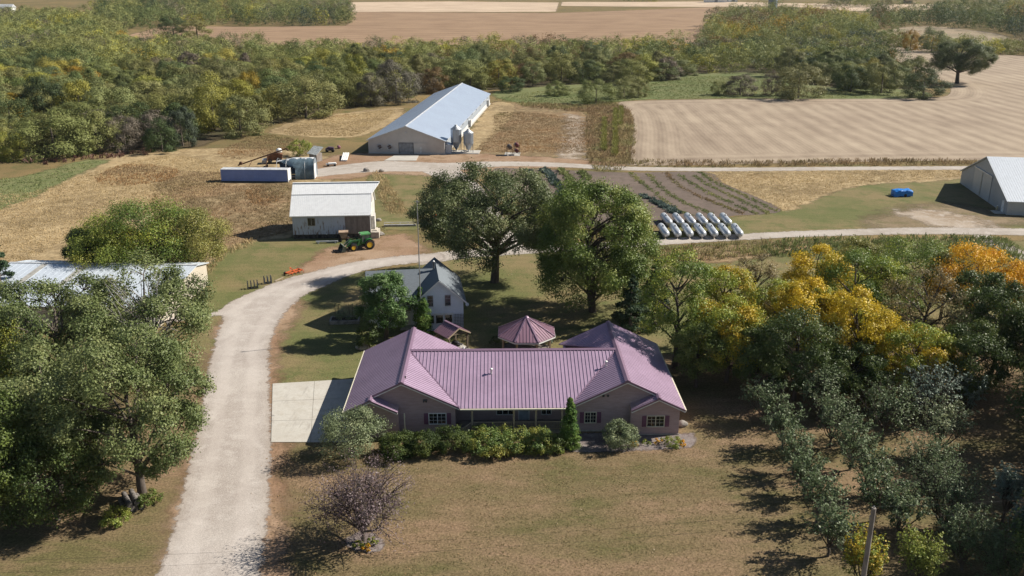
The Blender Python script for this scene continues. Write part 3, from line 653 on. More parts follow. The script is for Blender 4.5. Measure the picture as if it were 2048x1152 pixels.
# ---------------------------------------------------------------- old white farmhouse
shingle = M('grey_green_shingle', (.175, .20, .225), .9, .2, 0, .2, 3, (.135, .155, .175), .2, (1, 3, 3))
siding = M('white_clapboard', (.76, .80, .86), .7, .25, 0, .06, .8, (.70, .74, .80))  # white tinted blue to imitate skylight on the shaded walls
def farmhouse():
    t = thing('farmhouse', 'old two storey white clapboard farmhouse with grey shingle roof beside the leafy maple', 'house', (-9.1, 105.2, 0), R(8.0))
    E, RZ, h, D = 4.0, 6.85, 3.0, 9.2; k = (RZ-E)/3.25
    w = MB(); w.prism([(-h, 0, 0), (h, 0, 0), (h, 0, E), (0, 0, RZ-.25), (-h, 0, E)], (0, .2, 0)); w.prism([(-h, D, 0), (h, D, 0), (h, D, E), (0, D, RZ-.25), (-h, D, E)], (0, -.2, 0))
    w.box(-h, -h+.2, .2, D-.2, 0, E); w.box(h-.2, h, .2, D-.2, 0, E)
    w.box(-8.8, -h-.01, 1.9, 2.1, 0, 3.6); w.prism([(-8.8, 2.1, 0), (-8.8, 9, 0), (-8.8, 9, 3.6), (-8.8, 5.5, 6.2), (-8.8, 2.1, 3.6)], (.2, 0, 0)); w.box(-8.8, -h-.01, 9, 9.2, 0, 3.6)
    z = .3
    while z < 6.2:                                   # clapboard courses
        x = h if z < E else h*(RZ-.25-z)/(RZ-.25-E)
        if x > .3: w.box(-x, x, -.022, .0, z, z+.03)
        z += .21
    obj('wall', w, siding, t)
    r = MB(); o = 3.35; ez = RZ-o*k
    for s in (-1, 1): roofpane(r, [(0, -.35, RZ), (s*o, -.35, ez), (s*o, D+.3, ez), (0, D+.3, RZ)], .14, 0)
    roofpane(r, [(-9.1, 5.5, 6.55), (-.35, 5.5, 6.55), (-3.3, 1.55, 3.75), (-9.1, 1.55, 3.75)], .14, 0)
    roofpane(r, [(-9.1, 5.5, 6.55), (-.35, 5.5, 6.55), (-3.3, 9.4, 3.75), (-9.1, 9.4, 3.75)], .14, 0)
    rr = obj('roof', r, shingle, t)
    tr = MB()
    for s in (-1, 1): tr.beam((0, -.37, RZ-.2), (s*o, -.37, ez-.2), .05, .2, (0, 0, 1))
    tr.beam((-9.12, 5.5, 6.38), (-9.12, 1.55, 3.58), .05, .18).beam((-9.1, 1.53, 3.6), (-3.3, 1.53, 3.6), .05, .16)
    obj('fascia', tr, white, rr)
    obj('chimney_pipe', MB().lathe([(.13, 0), (.13, 1.15), (.2, 1.16), (.2, 1.25), (.0, 1.38)], 12, Matrix.Translation((-.35, 5.2, 6.35))), M('galvanised', (.42, .43, .44), .4, .5, .6), rr)
    for x in (-1.15, 1.05): window(t, x, -.03, 3.35, .62, 1.35, 0, M('grey_window_trim', (.5, .5, .52)), 0, 2)
    for x in (-1.2, -.05, 1.1): window(t, x, -.03, 1.0, .9, 1.1, 0, white, 0)
    obj('window_header', MB().box(-1.8, 1.75, -.12, -.03, 2.2, 2.34), white, t)
    door(t, -4.2, 1.88, .25, .95, 2.05); obj('door_canopy', MB().box(-4.9, -3.5, 1.0, 1.87, 2.5, 2.62), M('brown_shingle', (.28, .22, .16)), t)
    obj('stoop', MB().box(-5.0, -3.4, .7, 1.88, 0, .24), conc, t)
    window(t, -7.0, 1.88, 1.1, 1.0, 1.2, 0, white, 0, 1)
    obj('meter_box', MB().box(h+.002, h+.12, .5, .8, 1.2, 1.6), M('grey_plastic', (.12, .12, .12)), t)
    d = thing('satellite_dish', 'small white satellite dish on the right wall of the white farmhouse', 'satellite dish', (0, 0, 0)); wm = Matrix.Translation((-9.1, 105.2, 0)) @ Matrix.Rotation(R(8), 4, 'Z')
    d.matrix_world = wm @ Matrix.Translation((h+.02, .9, 2.5))
    obj('dish', MB().lathe([(0, 0), (.14, .02), (.24, .06), (.25, .07), (.14, .035), (0, .015)], 16, Matrix.Translation((.5, -.15, .55)) @ Euler((R(55), 0, R(20))).to_matrix().to_4x4()), white, d)
    obj('arm', MB().tube([(0, 0, 0), (.4, 0, 0), (.5, -.1, .5)], .03, 8).tube([(.5, -.15, .5), (.6, -.55, .55)], .02, 6), black, d)
    tl = MB()
    for i in range(7): tl.box(i*.2, i*.2+.035, 0, .03, 0, 2.2)
    for i in range(11): tl.box(-.03, 1.26, -.03, -.002, .1+i*.2, .135+i*.2)
    q = obj('trellis', tl, M('dark_trellis', (.06, .065, .07))); q.matrix_world = wm @ Matrix.Translation((1.75, -.3, .05))
    tag(q, 'dark lattice trellis leaning on the front corner of the white farmhouse', 'trellis')
farmhouse()
# ---------------------------------------------------------------- long white livestock barn
steel = M('pale_steel_roof', (.43, .50, .60), .38, .5, .3, .05, .15, (.40, .46, .56))
steelw = M('beige_steel_siding', (.56, .53, .50), .6, .35, .1, .06, .4)
def longbarn():
    t = thing('livestock_barn', 'very long low livestock barn with pale grey steel roof and beige end wall', 'barn', (-26.9, 226.6, 0), R(-5.2))
    W, E, RZ, D = 9.85, 3.6, 7.15, 99.5
    w = MB(); w.prism([(-W, 0, 0), (W, 0, 0), (W, 0, E), (0, 0, RZ-.15), (-W, 0, E)], (0, .25, 0)); w.prism([(-W, D, 0), (W, D, 0), (W, D, E), (0, D, RZ-.15), (-W, D, E)], (0, -.25, 0))
    x = -W+.3
    while x < W:
        z = E+(RZ-.15-E)*(1-abs(x)/W)-.1; w.box(x, x+.06, -.03, 0, .15, z); x += .3
    obj('end_wall', w, steelw, t)
    s = MB()
    for q in (-1, 1): s.box(*sorted((q*W, q*(W-.2))), .25, D-.25, 1.1, E-.75)
    obj('curtain_wall', s, M('blue_grey_curtain', (.33, .37, .42), .7), t)
    b = MB(); 
    for q in (-1, 1): b.box(*sorted((q*(W+.03), q*(W-.2))), .25, D-.25, 0, 1.1).box(*sorted((q*(W-.02), q*(W-.22))), .25, D-.25, E-.75, E-.02)
    obj('knee_wall', b, M('white_knee_wall', (.66, .66, .65)), t)
    r = MB()
    for q in (-1, 1): roofpane(r, [(0, -.35, RZ), (q*(W+.4), -.35, E-.14), (q*(W+.4), D+.35, E-.14), (0, D+.35, RZ)], .12, .9, 1, .06, .012)
    ro = obj('roof', r, steel, t)
    obj('ridge_cap', MB().beam((-.12, -.38, RZ+.03), (-.12, D+.38, RZ+.03), .34, .04, (-.34, 0, .94)).beam((.12, -.38, RZ+.03), (.12, D+.38, RZ+.03), .34, .04, (.34, 0, .94)), M('bright_steel', (.66, .68, .70), .4, .5, .2), ro)
    obj('rake_trim', MB().beam((0, -.4, RZ-.08), (W+.4, -.4, E-.22), .05, .2).beam((0, -.4, RZ-.08), (-W-.4, -.4, E-.22), .05, .2), M('bright_steel', (.66, .68, .70)), ro)
    d = MB().box(-1.85, 1.7, -.09, -.031, .05, 2.75)
    for k in range(1, 5): d.box(-1.85, 1.7, -.115, -.09, k*.56-.02, k*.56+.02)
    dd = obj('overhead_door', d, M('grey_door', (.30, .31, .33), .5), t); obj('door_frame', MB().box(-2.0, -1.85, -.13, -.031, 0, 2.9).box(1.7, 1.85, -.13, -.031, 0, 2.9).box(-1.85, 1.7, -.13, -.031, 2.75, 2.9), M('dark_frame', (.14, .14, .15)), dd)
    obj('sliding_door', MB().box(1.95, 5.2, -.10, -.031, .05, 2.7).box(1.9, 5.6, -.14, -.032, 2.72, 2.86), steelw, t)
    obj('walk_door', MB().box(3.55, 4.05, -.13, -.101, .2, 1.9), M('white_knee_wall', (.66, .66, .65)), t)
    for x in (-6.9, -4.35):
        X = Matrix.Translation((x, -.1, 1.75)) @ Matrix.Rotation(R(90), 4, 'X')
        f = obj('exhaust_fan', MB().box(x-.62, x+.62, -.09, -.031, 1.13, 2.37).lathe([(.62, 0), (.66, .2), (.58, .2), (.54, 0)], 20, X), M('white_knee_wall', (.66, .66, .65)), t)
        fb = MB().lathe([(.53, .02), (.53, .04)], 20, X)
        obj('fan_grille', fb, M('dark_maroon', (.07, .035, .04)), f)
        bl = MB()
        for k in range(4): bl.add([(0, 0, .1), (.5, -.1, .08), (.5, .12, .12)], [(0, 1, 2)], False, X @ Matrix.Rotation(k*math.pi/2+.4, 4, 'Z'))
        obj('fan_blade', bl, M('galvanised', (.42, .43, .44)), f)
    obj('wall_lamp', MB().box(-.2, .2, -.35, -.031, 5.35, 5.5), M('bright_steel', (.66, .68, .70)), t)
    for k in range(9):
        y = 12+k*10; obj('eave_vent', MB().box(W+.001, W+.16, y-.8, y+.8, E-.72, E-.42), black, t)
    for y in (22, 45, 92):
        X = rmx(W, y, 1.3); obj('sidewall_fan', MB().box(.031, .7, -1.1, 1.1, -.9, .9, X).prism([(.7, -1.2, -1.0), (.7, 1.2, -1.0), (.7, 1.2, 1.0), (.7, -1.2, 1.0)], (.12, 0, 0), X), M('white_knee_wall', (.66, .66, .65)), t)
    obj('foundation_curb', MB().box(W+.04, W+.5, -.2, D, -.1, .12).box(-W-.1, W+.5, -.35, -.031, -.1, .1), conc, t)
    obj('side_porch', MB().box(W+.05, W+1.5, 1.0, 3.2, 0, 2.3).prism([(W+.04, .7, 2.6), (W+1.9, .7, 2.2), (W+1.9, 3.5, 2.2), (W+.04, 3.5, 2.6)], (0, 0, .1)), steel, t)
longbarn()
# ---------------------------------------------------------------- old barn with peeling paint
peel = bpy.data.materials.new('peeling_white_boards'); n = N(peel); v = n.objc()
nz = n.noise(1.1, 7, .7, n.mp(v, (3.2, 3.2, .55))); bd = n.a('ShaderNodeTexWave', {'Vector': v, 'Scale': 1.6, 'Distortion': .3}, wave_type='BANDS', bands_direction='X').outputs['Fac']
low = n.rng(n.a('ShaderNodeSeparateXYZ', {0: v}).outputs[2], 0.5, 4.0, .05, -.02)
c = n.mix(n.rng(n.math('ADD', nz, low), .555, .62), (.52, .58, .68), (.24, .19, .17)); c = n.mix(n.rng(bd, .0, .25, .5, 0.), c, (.12, .11, .11))  # white paint coloured bluish, standing in for skylight on the shaded wall
n.out(n.bsdf(c, .9, .15))
def oldbarn():
    t = thing('old_barn', 'small old white barn with peeling boards, white metal roof and stone foundation', 'barn', (-30.7, 147.9, 0), R(4.0))
    a, b, D = -6.75, 6.35, 10.6; E, K, RZ = 4.4, 7.0, 8.6; yk = 3.1
    prof = [(0, .75), (0, E), (yk, K), (D/2, RZ), (D-yk, K), (D, E), (D, .75)]
    obj('side_wall', MB().box(a, 2.1, 0, .2, .75, E), peel, t)
    bw = MB().box(2.1, b, .02, .2, .75, E)
    for k in range(15): bw.box(2.12+k*.28, 2.12+k*.28+.235, -.02, .02, .75+.15*((k*7) % 3)*.3, E)
    obj('bare_board_wall', bw, M('grey_brown_boards', (.31, .28, .26), .95, .1, 0, .3, 2, (.21, .185, .17), 0, (1, 1, .2)), t)
    obj('back_wall', MB().box(a, b, D-.2, D, .75, E), peel, t)
    for x, d in ((a, .2), (b, -.2)):
        obj('gable_wall', MB().prism([(x, y if 0 < y < D else (y+.2 if y == 0 else y-.2), z-.08) for y, z in prof], (d, 0, 0)), M('dull_white_boards', (.60, .58, .54), .9, .15, 0, .15), t)
    obj('foundation', MB().box(a+.05, b-.05, .05, D-.05, -.4, .745), M('field_stone', (.12, .11, .10), .95, .1, 0, .35, 2.5), t)
    fo = MB()
    for x in (-4.1, .6, -2.6): fo.box(x, x+.55, .02, .06, .1, .62)
    obj('foundation_opening', fo, black, t)
    r = MB(); o = .35; A, B = a-.35, b+.25
    roofpane(r, [(A, -o, E-.3), (B, -o, E-.3), (B, yk, K), (A, yk, K)], .1, .32, 0, .04, .014); roofpane(r, [(A, yk, K+.004), (B, yk, K+.004), (B+1.3, D/2, RZ), (A, D/2, RZ)], .1, .32, 0, .04, .014)
    roofpane(r, [(A, D+o, E-.3), (B, D+o, E-.3), (B, D-yk, K), (A, D-yk, K)], .1, .32, 0, .04, .014); roofpane(r, [(A, D-yk, K+.004), (B, D-yk, K+.004), (B+1.3, D/2, RZ), (A, D/2, RZ)], .1, .32, 0, .04, .014)
    ro = obj('roof', r, M('white_metal_roof', (.87, .88, .88), .45, .5, .1, .04), t)
    obj('ridge_cap', MB().beam((A, D/2, RZ+.04), (B+1.32, D/2, RZ+.04), .4, .05), M('white_metal_roof', (.87, .88, .88)), ro)
    obj('lap_seam', MB().beam((A, yk-.02, K+.03), (B, yk-.02, K+.03), .08, .05), M('galvanised', (.42, .43, .44)), ro)
    window(t, -3.55, -.001, 2.35, 1.15, 1.25, 0, M('tan_window_frame', (.45, .42, .35)), 1)
    obj('eave_trim', MB().box(A, B, -o-.03, -o, E-.46, E-.3), white, ro)
    obj('corner_board', MB().box(b+.002, b+.1, -.05, .2, .1, E-.1), white, t)
    obj('hay_door', MB().box(b+.001, b+.06, 4.4, 6.2, 5.2, 7.2), M('grey_brown_boards', (.16, .125, .10)), t)
    obj('vent_cap', MB().tube([(-1.1, -.1, .85), (-1.1, -.32, .85)], .1, 10), white, t)
    obj('entry_step', MB().box(b+.102, b+1.5, -.6, 2.2, -.1, 1.1).box(b+.102, b+1.1, .2, 2.2, 1.1, 1.25), M('pale_limestone', (.55, .5, .43)), t)
    obj('entry_hood', MB().box(b+.1, b+.75, .9, 3.2, 1.25, 3.6), M('dull_white_boards', (.60, .58, .54)), t)
oldbarn()
# ---------------------------------------------------------------- white pole shed at the right
def poleshed():
    bl = np.array([98.0, 192.1]); bc = np.array([93.4, 164.0]); d = bc-bl; L = float(np.linalg.norm(d)); rz = math.atan2(d[1], d[0])
    t = thing('pole_shed', 'large pale steel pole shed with sliding door, at the far right beside the lane', 'shed', (bl[0], bl[1], 0), rz)
    E, RZ, D = 2.8, 8.5, 42.0   # local x along the gable, local y into the building (image right)
    st = M('blue_grey_steel', (.46, .48, .50), .5, .4, .2, .05, .4)
    w = MB(); w.prism([(0, 0, 0), (L, 0, 0), (L, 0, E), (L/2, 0, RZ-.15), (0, 0, E)], (0, .25, 0)); w.prism([(0, D, 0), (L, D, 0), (L, D, E), (L/2, D, RZ-.15), (0, D, E)], (0, -.25, 0))
    w.box(0, .2, .25, D-.25, 0, E-.1); w.box(L-.2, L, .25, D-.25, 0, E-.1)
    x = .4
    while x < L-.2: w.box(x, x+.06, -.03, 0, .1, E+(RZ-.2-E)*(1-abs(x-L/2)/(L/2))-.15); x += .45
    y = .5
    while y < D: w.box(L, L+.03, y, y+.06, .1, E-.3); y += .45
    obj('wall', w, st, t)
    r = MB(); k = (RZ-E)/(L/2); o = .3
    for q in (-1, 1): roofpane(r, [(L/2, -.3, RZ), (L/2+q*(L/2+o), -.3, E-o*k), (L/2+q*(L/2+o), D+.3, E-o*k), (L/2, D+.3, RZ)], .12, .46, 1, .06, .02)
    ro = obj('roof', r, M('white_ribbed_roof', (.70, .74, .78), .4, .5, .15, .04), t)
    obj('rake_trim', MB().beam((L/2, -.34, RZ-.1), (-o, -.34, E-o*k-.1), .05, .22).beam((L/2, -.34, RZ-.1), (L+o, -.34, E-o*k-.1), .05, .22), st, ro)
    obj('sliding_door', MB().box(8.2, 13.4, -.13, -.031, .1, 5.1).box(13.5, 18.6, -.13, -.031, .1, 5.1).box(12.9, 13.49, -.16, -.131, .1, 5.1), st, t)
    obj('skylight_strip', MB().box(12.95, 13.45, -.185, -.161, .2, 5.0), M('tan_panel', (.42, .38, .32)), t)
    obj('door_track', MB().box(8.0, 18.9, -.28, -.031, 5.15, 5.4), M('bright_steel', (.66, .68, .70)), t)
    door(t, L-2.2, -.03, .05, .95, 2.1, 0, white, white, True, False); obj('wall_lamp', MB().box(L-1.5, L-1.3, -.3, -.03, 2.3, 2.5), white, t)
    obj('concrete_stoop', MB().box(L-3.2, L-.6, -1.8, -.04, -.1, .1), conc, t)
    p = thing('propane_cylinder', 'small tan upright cylinder by the door of the pale pole shed', 'gas cylinder', (0, 0, 0)); p.matrix_world = Matrix.Translation((bl[0], bl[1], 0)) @ Matrix.Rotation(rz, 4, 'Z') @ Matrix.Translation((L-3.6, -.5, 0))
    obj('tank', MB().lathe([(.2, 0), (.22, .1), (.22, .7), (.15, .85), (.05, .9)], 14), M('tan_enamel', (.5, .44, .3)), p); obj('collar', MB().lathe([(.11, .86), (.11, 1.0), (.09, 1.0), (.09, .86)], 12), white, p)
poleshed()
# ---------------------------------------------------------------- machine shed behind the oaks at the left
def leftshed():
    t = thing('machine_shed', 'low beige machine shed with white metal roof, half hidden behind the oak trees', 'shed', (-57.5, 106.5, 0), R(-2.5))
    a, b, D = -14, 12.4, 17.5; E, RZ = 2.9, 4.15; yr = 13.6
    bg = M('beige_steel_siding2', (.50, .45, .37), .6, .3, .05, .05)
    prof = [(0, 0), (D, 0), (D, 3.3), (yr, RZ-.12), (0, E-.1)]
    w = MB()
    for x, d in ((a, .2), (b, -.2)): w.prism([(x, y, z) for y, z in prof], (d, 0, 0))
    w.box(a+.2, b-.2, D-.2, D, 0, 3.2)
    for x0, x1 in ((a+.2, -9), (-4.5, 0), (4.5, b-.2)): w.box(x0, x1, 0, .2, 0, E-.12)
    w.box(a+.2, b-.2, 0, .18, 2.5, E-.121)
    obj('wall', w, bg, t)
    dm = MB().box(-9, -4.5, .05, .12, 0, 2.5).box(0, 4.5, .05, .12, 0, 2.5)
    obj('bay_door', dm, M('dark_brown_door', (.10, .085, .07)), t)
    r = MB(); roofpane(r, [(a-.3, -.4, E-.04), (b+.3, -.4, E-.04), (b+.3, yr, RZ), (a-.3, yr, RZ)], .1, .9, 0, .05, .012); roofpane(r, [(a-.3, yr, RZ), (b+.3, yr, RZ), (b+.3, D+.4, 3.2), (a-.3, D+.4, 3.2)], .1, .9, 0, .06, .03)
    ro = obj('roof', r, M('white_blue_roof', (.60, .66, .73), .42, .5, .2, .05), t)
    obj('ridge_cap', MB().beam((a-.3, yr, RZ+.04), (b+.3, yr, RZ+.04), .5, .05), M('bright_steel', (.66, .68, .70)), ro)
    for x in (-9.4, -3.5):
        k = (RZ-E)/(yr+.4); obj('skylight_panel', MB().prism([(x, 3, E+.03+3.4*k), (x+.9, 3, E+.03+3.4*k), (x+.9, yr-.4, E+.03+yr*k-.02), (x, yr-.4, E+.03+yr*k-.02)], (0, 0, .02)), M('fibreglass_panel', (.42, .41, .38)), ro)
leftshed()
# ================================================================== THINGS IN THE YARDS
galv = M('galvanised', (.42, .43, .44), .4, .5, .6)
binm = M('bin_steel', (.38, .44, .52), .38, .5, .55, .06, .8)
rust_ = M('rusty_steel', (.17, .085, .05), .8, .3, .2, .3)
maroon = M('maroon_paint', (.14, .03, .035), .5, .4, 0, .15)
greenp = M('tractor_green', (.028, .155, .04), .4, .5, 0, .12)
yellow = M('wheel_yellow', (.72, .46, .03), .45, .4, 0, .08)
rubber = M('tyre_rubber', (.045, .043, .042), .9, .15, 0, .2)
orange = M('orange_paint', (.62, .13, .04), .55, .3, 0, .15)
stone = M('granite_boulder', (.36, .33, .30), .95, .15, 0, .25, 2, None, .4)
obj_pad = MB().box(-4.4, 4.4, -2.2, 2.4, -.2, .22)
tag(obj('feed_bin_pad', obj_pad, conc), None, None, None, 'structure').matrix_world = rmx(-12.7, 228.6, 0, R(-4))
def feedbin(x, y, r, H, label):
    t = thing('feed_bin', label, 'feed bin', (x, y, .21), R(20), 'feed bins at the corner of the long livestock barn')
    zc = H*.38; zt2 = H*.84
    cyl = [(r, zc)]; z = zc
    while z < zt2-.05: z += .42; cyl += [(r+.025, z-.21), (r, min(z, zt2))]
    obj('body', MB().lathe(cyl, 28), binm, t)
    obj('hopper_cone', MB().lathe([(.16, H*.07), (.2, H*.08), (r, zc)], 28), binm, t)
    ro = obj('roof', MB().lathe([(r+.06, zt2-.02), (r+.06, zt2+.03), (.35, H*.955), (.35, H*.975), (.0, H)], 28), M('bright_steel', (.66, .68, .70)), t)
    obj('lid_ring', MB().lathe([(.38, H*.955), (.38, H*.985), (.3, H*.985)], 16), galv, ro)
    for k in range(4):
        a = R(45+90*k); obj('leg', MB().beam((r*math.cos(a), r*math.sin(a), 0), (r*math.cos(a), r*math.sin(a), zt2-.1), .13, .13), galv, t)
    l = MB(); a = R(-70); p = Vector((math.cos(a), math.sin(a), 0)); s = Vector((-p.y, p.x, 0))
    for q in (-1, 1): l.beam(p*(r+.12)+s*.2*q+Vector((0, 0, .6)), p*(r+.12)+s*.2*q+Vector((0, 0, zt2)), .035)
    k = .9
    while k < zt2: l.beam(p*(r+.12)-s*.2+Vector((0, 0, k)), p*(r+.12)+s*.2+Vector((0, 0, k)), .03); k += .35
    obj('ladder', l, galv, t)
    obj('boot', MB().tube([(0, 0, H*.07), (0, 0, H*.03), (-1.2, 1.5, .35)], .13, 10), galv, t)
feedbin(-14.3, 228.5, 1.38, 7.0, 'taller galvanised feed bin with cone bottom, nearest the barn corner')
feedbin(-11.15, 228.0, 1.28, 6.0, 'shorter galvanised feed bin with cone bottom, at the outer end of the pad')
# fuel tanks on stands
def drum(mb, x, z, r, L): return mb.lathe([(0, -L/2-.12), (r*.7, -L/2-.08), (r, -L/2), (r, L/2), (r*.7, L/2+.08), (0, L/2+.12)], 20, Matrix.Translation((x, 0, z)) @ Matrix.Rotation(R(90), 4, 'X'))
def stand(px, label, drums, mat, w=.62):
    b = G(*px); t = thing('fuel_tank_stand', label, 'fuel tank', b, R(8), 'old fuel tanks beside the paddock')
    for x, z, r, L, mm in drums: obj('tank', drum(MB(), x, z, r, L), mm, t)
    top = max(d[1] for d in drums)
    for sx in (-1, 1):
        for sy in (-.7, .7): obj('leg', MB().beam((sx*(w+.15), sy*1.25, 0), (sx*w, sy, top), .09), mat, t)
    f = MB()
    for x, z, r, L, mm in drums:
        for sy in (-.7, .7): f.beam((-w, sy, z-r-.05), (w, sy, z-r-.05), .09)
    obj('frame', f, mat, t); obj('hose', MB().tube([(0, -.9, drums[0][1]-.3), (.1, -1.15, .9), (.3, -1.2, .3)], .035, 6), black, t)
stand((1019, 310), 'rusty grey fuel tank lying on a tall leggy stand', [(0, 2.15, .55, 1.8, M('rusty_grey_tank', (.16, .13, .115), .7, .3, .2, .3))], rust_)
stand((1033, 310), 'two maroon fuel drums stacked one above the other on a steel stand', [(0, 1.15, .46, 1.5, maroon), (0, 2.6, .52, 1.7, maroon)], rust_)
pd = G(1026, 311); slab_px('fuel_pad', [(1008, 311), (1040, 312), (1041, 305), (1011, 304)], .06)
# propane tanks in two rows
def propane():
    t = thing('propane_tank', 'x', 'propane tank'); r, L = .63, 4.9
    tm = M('silver_tank', (.56, .585, .62), .36, .5, .35, .05, .6)
    prof = [(0, -L/2-.52), (.3, -L/2-.44), (.5, -L/2-.25), (r, -L/2), (r, L/2), (.5, L/2+.25), (.3, L/2+.44), (0, L/2+.52)]
    obj('shell', MB().lathe(prof, 20, Matrix.Translation((0, 0, .88)) @ Matrix.Rotation(R(90), 4, 'X')), tm, t)
    obj('valve_dome', MB().lathe([(.2, 0), (.2, .16), (.15, .24), (0, .27)], 14, Matrix.Translation((0, .3, 1.47))), galv, t)
    for y in (-1.7, 1.7): obj('saddle', MB().box(-.42, .42, y-.07, y+.07, 0, .42), M('grey_concrete_foot', (.3, .29, .28)), t)
    return t
pt = propane(); first = True; gp = 'silver propane tanks parked in two rows'
def tankrow(A, B, tops, bots, yt, yb, n, lab0, lab, lab1):
    global first
    for i, (xt, xb) in enumerate(zip(tops, bots)):
        a = G(xt, yt); b = G(xb, yb); a = GZ(xt, yt, 1.0); b = GZ(xb, yb, .8); m = (a+b)/2; rz = math.atan2(b[1]-a[1], b[0]-a[0])+R(90)
        l = lab0 if i == 0 else lab1 if i == len(tops)-1 else lab
        if first: pt.location = (m[0], m[1], 0); pt.rotation_euler = (0, 0, rz); pt['label'] = l; pt['group'] = gp; first = False
        else: dup(pt, (m[0], m[1], 0), rz, l, gp)
s_ = lambda a: [1290+v/5.12 for v in a]
tankrow(0, 0, s_([188, 308, 428, 548, 668, 792]), s_([250, 370, 490, 612, 735, 858]), 310+614/5.12, 310+698/5.12, 6, 'leftmost silver propane tank of the back row, against the cottonwood', 'silver propane tank inside the back row, near the tilled garden', 'rightmost silver propane tank of the back row')
tankrow(0, 0, s_([155, 280, 402, 525, 650, 772, 905]), s_([222, 345, 468, 600, 722, 850, 980]), 310+714/5.12, 310+822/5.12, 7, 'leftmost silver propane tank of the front row, by the cottonwood crown', 'silver propane tank inside the front row, beside the lane', 'rightmost silver propane tank of the front row, at the lane')
a, b = G(1330, 452), G(1462, 452); q = MB().beam((a[0], a[1]+.4, .12), (b[0], b[1]+.4, .12), .22, .2)
tag(obj('ground_beam', q, M('tan_timber', (.42, .34, .25), .9)), 'long tan timber lying between the two rows of propane tanks', 'timber')
# blue tarp over a small trailer
def tarpcar():
    b = G(1803, 392); t = thing('tarped_trailer', 'small trailer wrapped in a bright blue tarp on the shed lawn', 'trailer', b, R(3))
    rs = np.random.default_rng(5); nx, ny = 26, 16; V = []; Qd = []
    for i in range(nx):
        for j in range(ny):
            u = i/(nx-1)*2-1; v = j/(ny-1)*2-1; m = max(abs(u), abs(v)); x = 1.75*np.clip(u*1.35, -1, 1)+.1*u; y = .95*np.clip(v*1.35, -1, 1)+.1*v
            z = 1.35-(.35 if u < -.45 else 0)*(abs(u)-.2)-max(0, m-.74)/.26*1.2+.05*math.sin(9*u+3*v)+.04*math.sin(7*v-4*u)+rs.normal()*.02
            V.append((x, y, max(.04, z)))
    I = np.arange(nx*ny).reshape(nx, ny); Qd = np.stack([I[:-1, :-1], I[1:, :-1], I[1:, 1:], I[:-1, 1:]], -1).reshape(-1, 4)
    obj('tarp', npmesh('tarp', np.array(V), Qd, [M('blue_tarp', (.02, .22, .68), .45, .4, 0, .12, 3)], smooth=True), None, t)
    obj('tongue', MB().beam((-1.7, 0, .4), (-2.7, 0, .4), .09).box(-2.8, -2.6, -.06, .06, .36, .5), black, t)
    for y in (-.98, .98): obj('wheel', MB().lathe([(.12, -.09), (.3, -.1), (.33, -.05), (.33, .05), (.3, .1), (.12, .09)], 18, Matrix.Translation((.3, y, .33)) @ Matrix.Rotation(R(90), 4, 'X')), rubber, t)
tarpcar()
maroonroof = M('maroon_roof', (.26, .155, .205), .42, .5, .15, .08, .4)
# octagonal gazebo
def gazebo():
    t = thing('gazebo', 'octagonal garden gazebo with plum metal roof behind the ranch house', 'gazebo', (1.72, 98.6, 0), R(22.5))
    RR, E, A = 3.62, 2.45, 4.35; r = MB(); cp = MB()
    V = [(RR*math.cos(R(45*k)), RR*math.sin(R(45*k)), E) for k in range(8)]
    for k in range(8):
        p, q = Vector(V[k]), Vector(V[(k+1) % 8]); a = Vector((0, 0, A)); r.prism([tuple(v-Vector((0, 0, .08))) for v in (a, p, q)], (0, 0, .08))
        e = (q-p).normalized(); mid = (p+q)/2; nn = (p-a).cross(q-a).normalized(); nn = nn if nn.z > 0 else -nn; W2 = (q-p).length/2
        for j in range(-3, 4):
            s0 = j*.38
            if abs(s0) > W2-.05: continue
            b0 = mid+e*s0; top = mid+(a-mid)*(1-abs(s0)/W2)+e*s0
            top = b0+(a-mid)*(1-abs(s0)/W2)*.97; r.beam(b0+nn*.02, top+nn*.02, .05, .045, nn)
        cp.beam(p+Vector((0, 0, .05)), a+Vector((0, 0, .05)), .2, .06)
    ro = obj('roof', r, maroonroof, t); obj('hip_cap', cp.lathe([(.3, A-.05), (.2, A+.1), (0, A+.16)], 8), plumtrim, ro)
    f = MB(); [f.beam(Vector(V[k])+Vector((0, 0, -.14)), Vector(V[(k+1) % 8])+Vector((0, 0, -.14)), .05, .14) for k in range(8)]; obj('fascia', f, white, ro)
    for k in range(8):
        x, y = 3.0*math.cos(R(45*k)), 3.0*math.sin(R(45*k)); obj('post', MB().box(x-.09, x+.09, y-.09, y+.09, 0, 2.6), tan, t)
    obj('floor', MB().lathe([(3.15, -.05), (3.15, .14), (0, .14)], 8, None, False), M('porch_boards', (.34, .30, .27)), t)
    rl = MB()
    for k in (0, 1, 2, 3, 4, 6, 7):
        p = Vector((3*math.cos(R(45*k)), 3*math.sin(R(45*k)), 0)); q = Vector((3*math.cos(R(45*k+45)), 3*math.sin(R(45*k+45)), 0))
        for z in (.35, .95): rl.beam(p+Vector((0, 0, z)), q+Vector((0, 0, z)), .05, .06)
        for j in range(1, 11): o = p.lerp(q, j/11); rl.beam(o+Vector((0, 0, .35)), o+Vector((0, 0, .95)), .03)
    obj('railing', rl, M('brown_railing', (.13, .09, .07)), t)
gazebo()
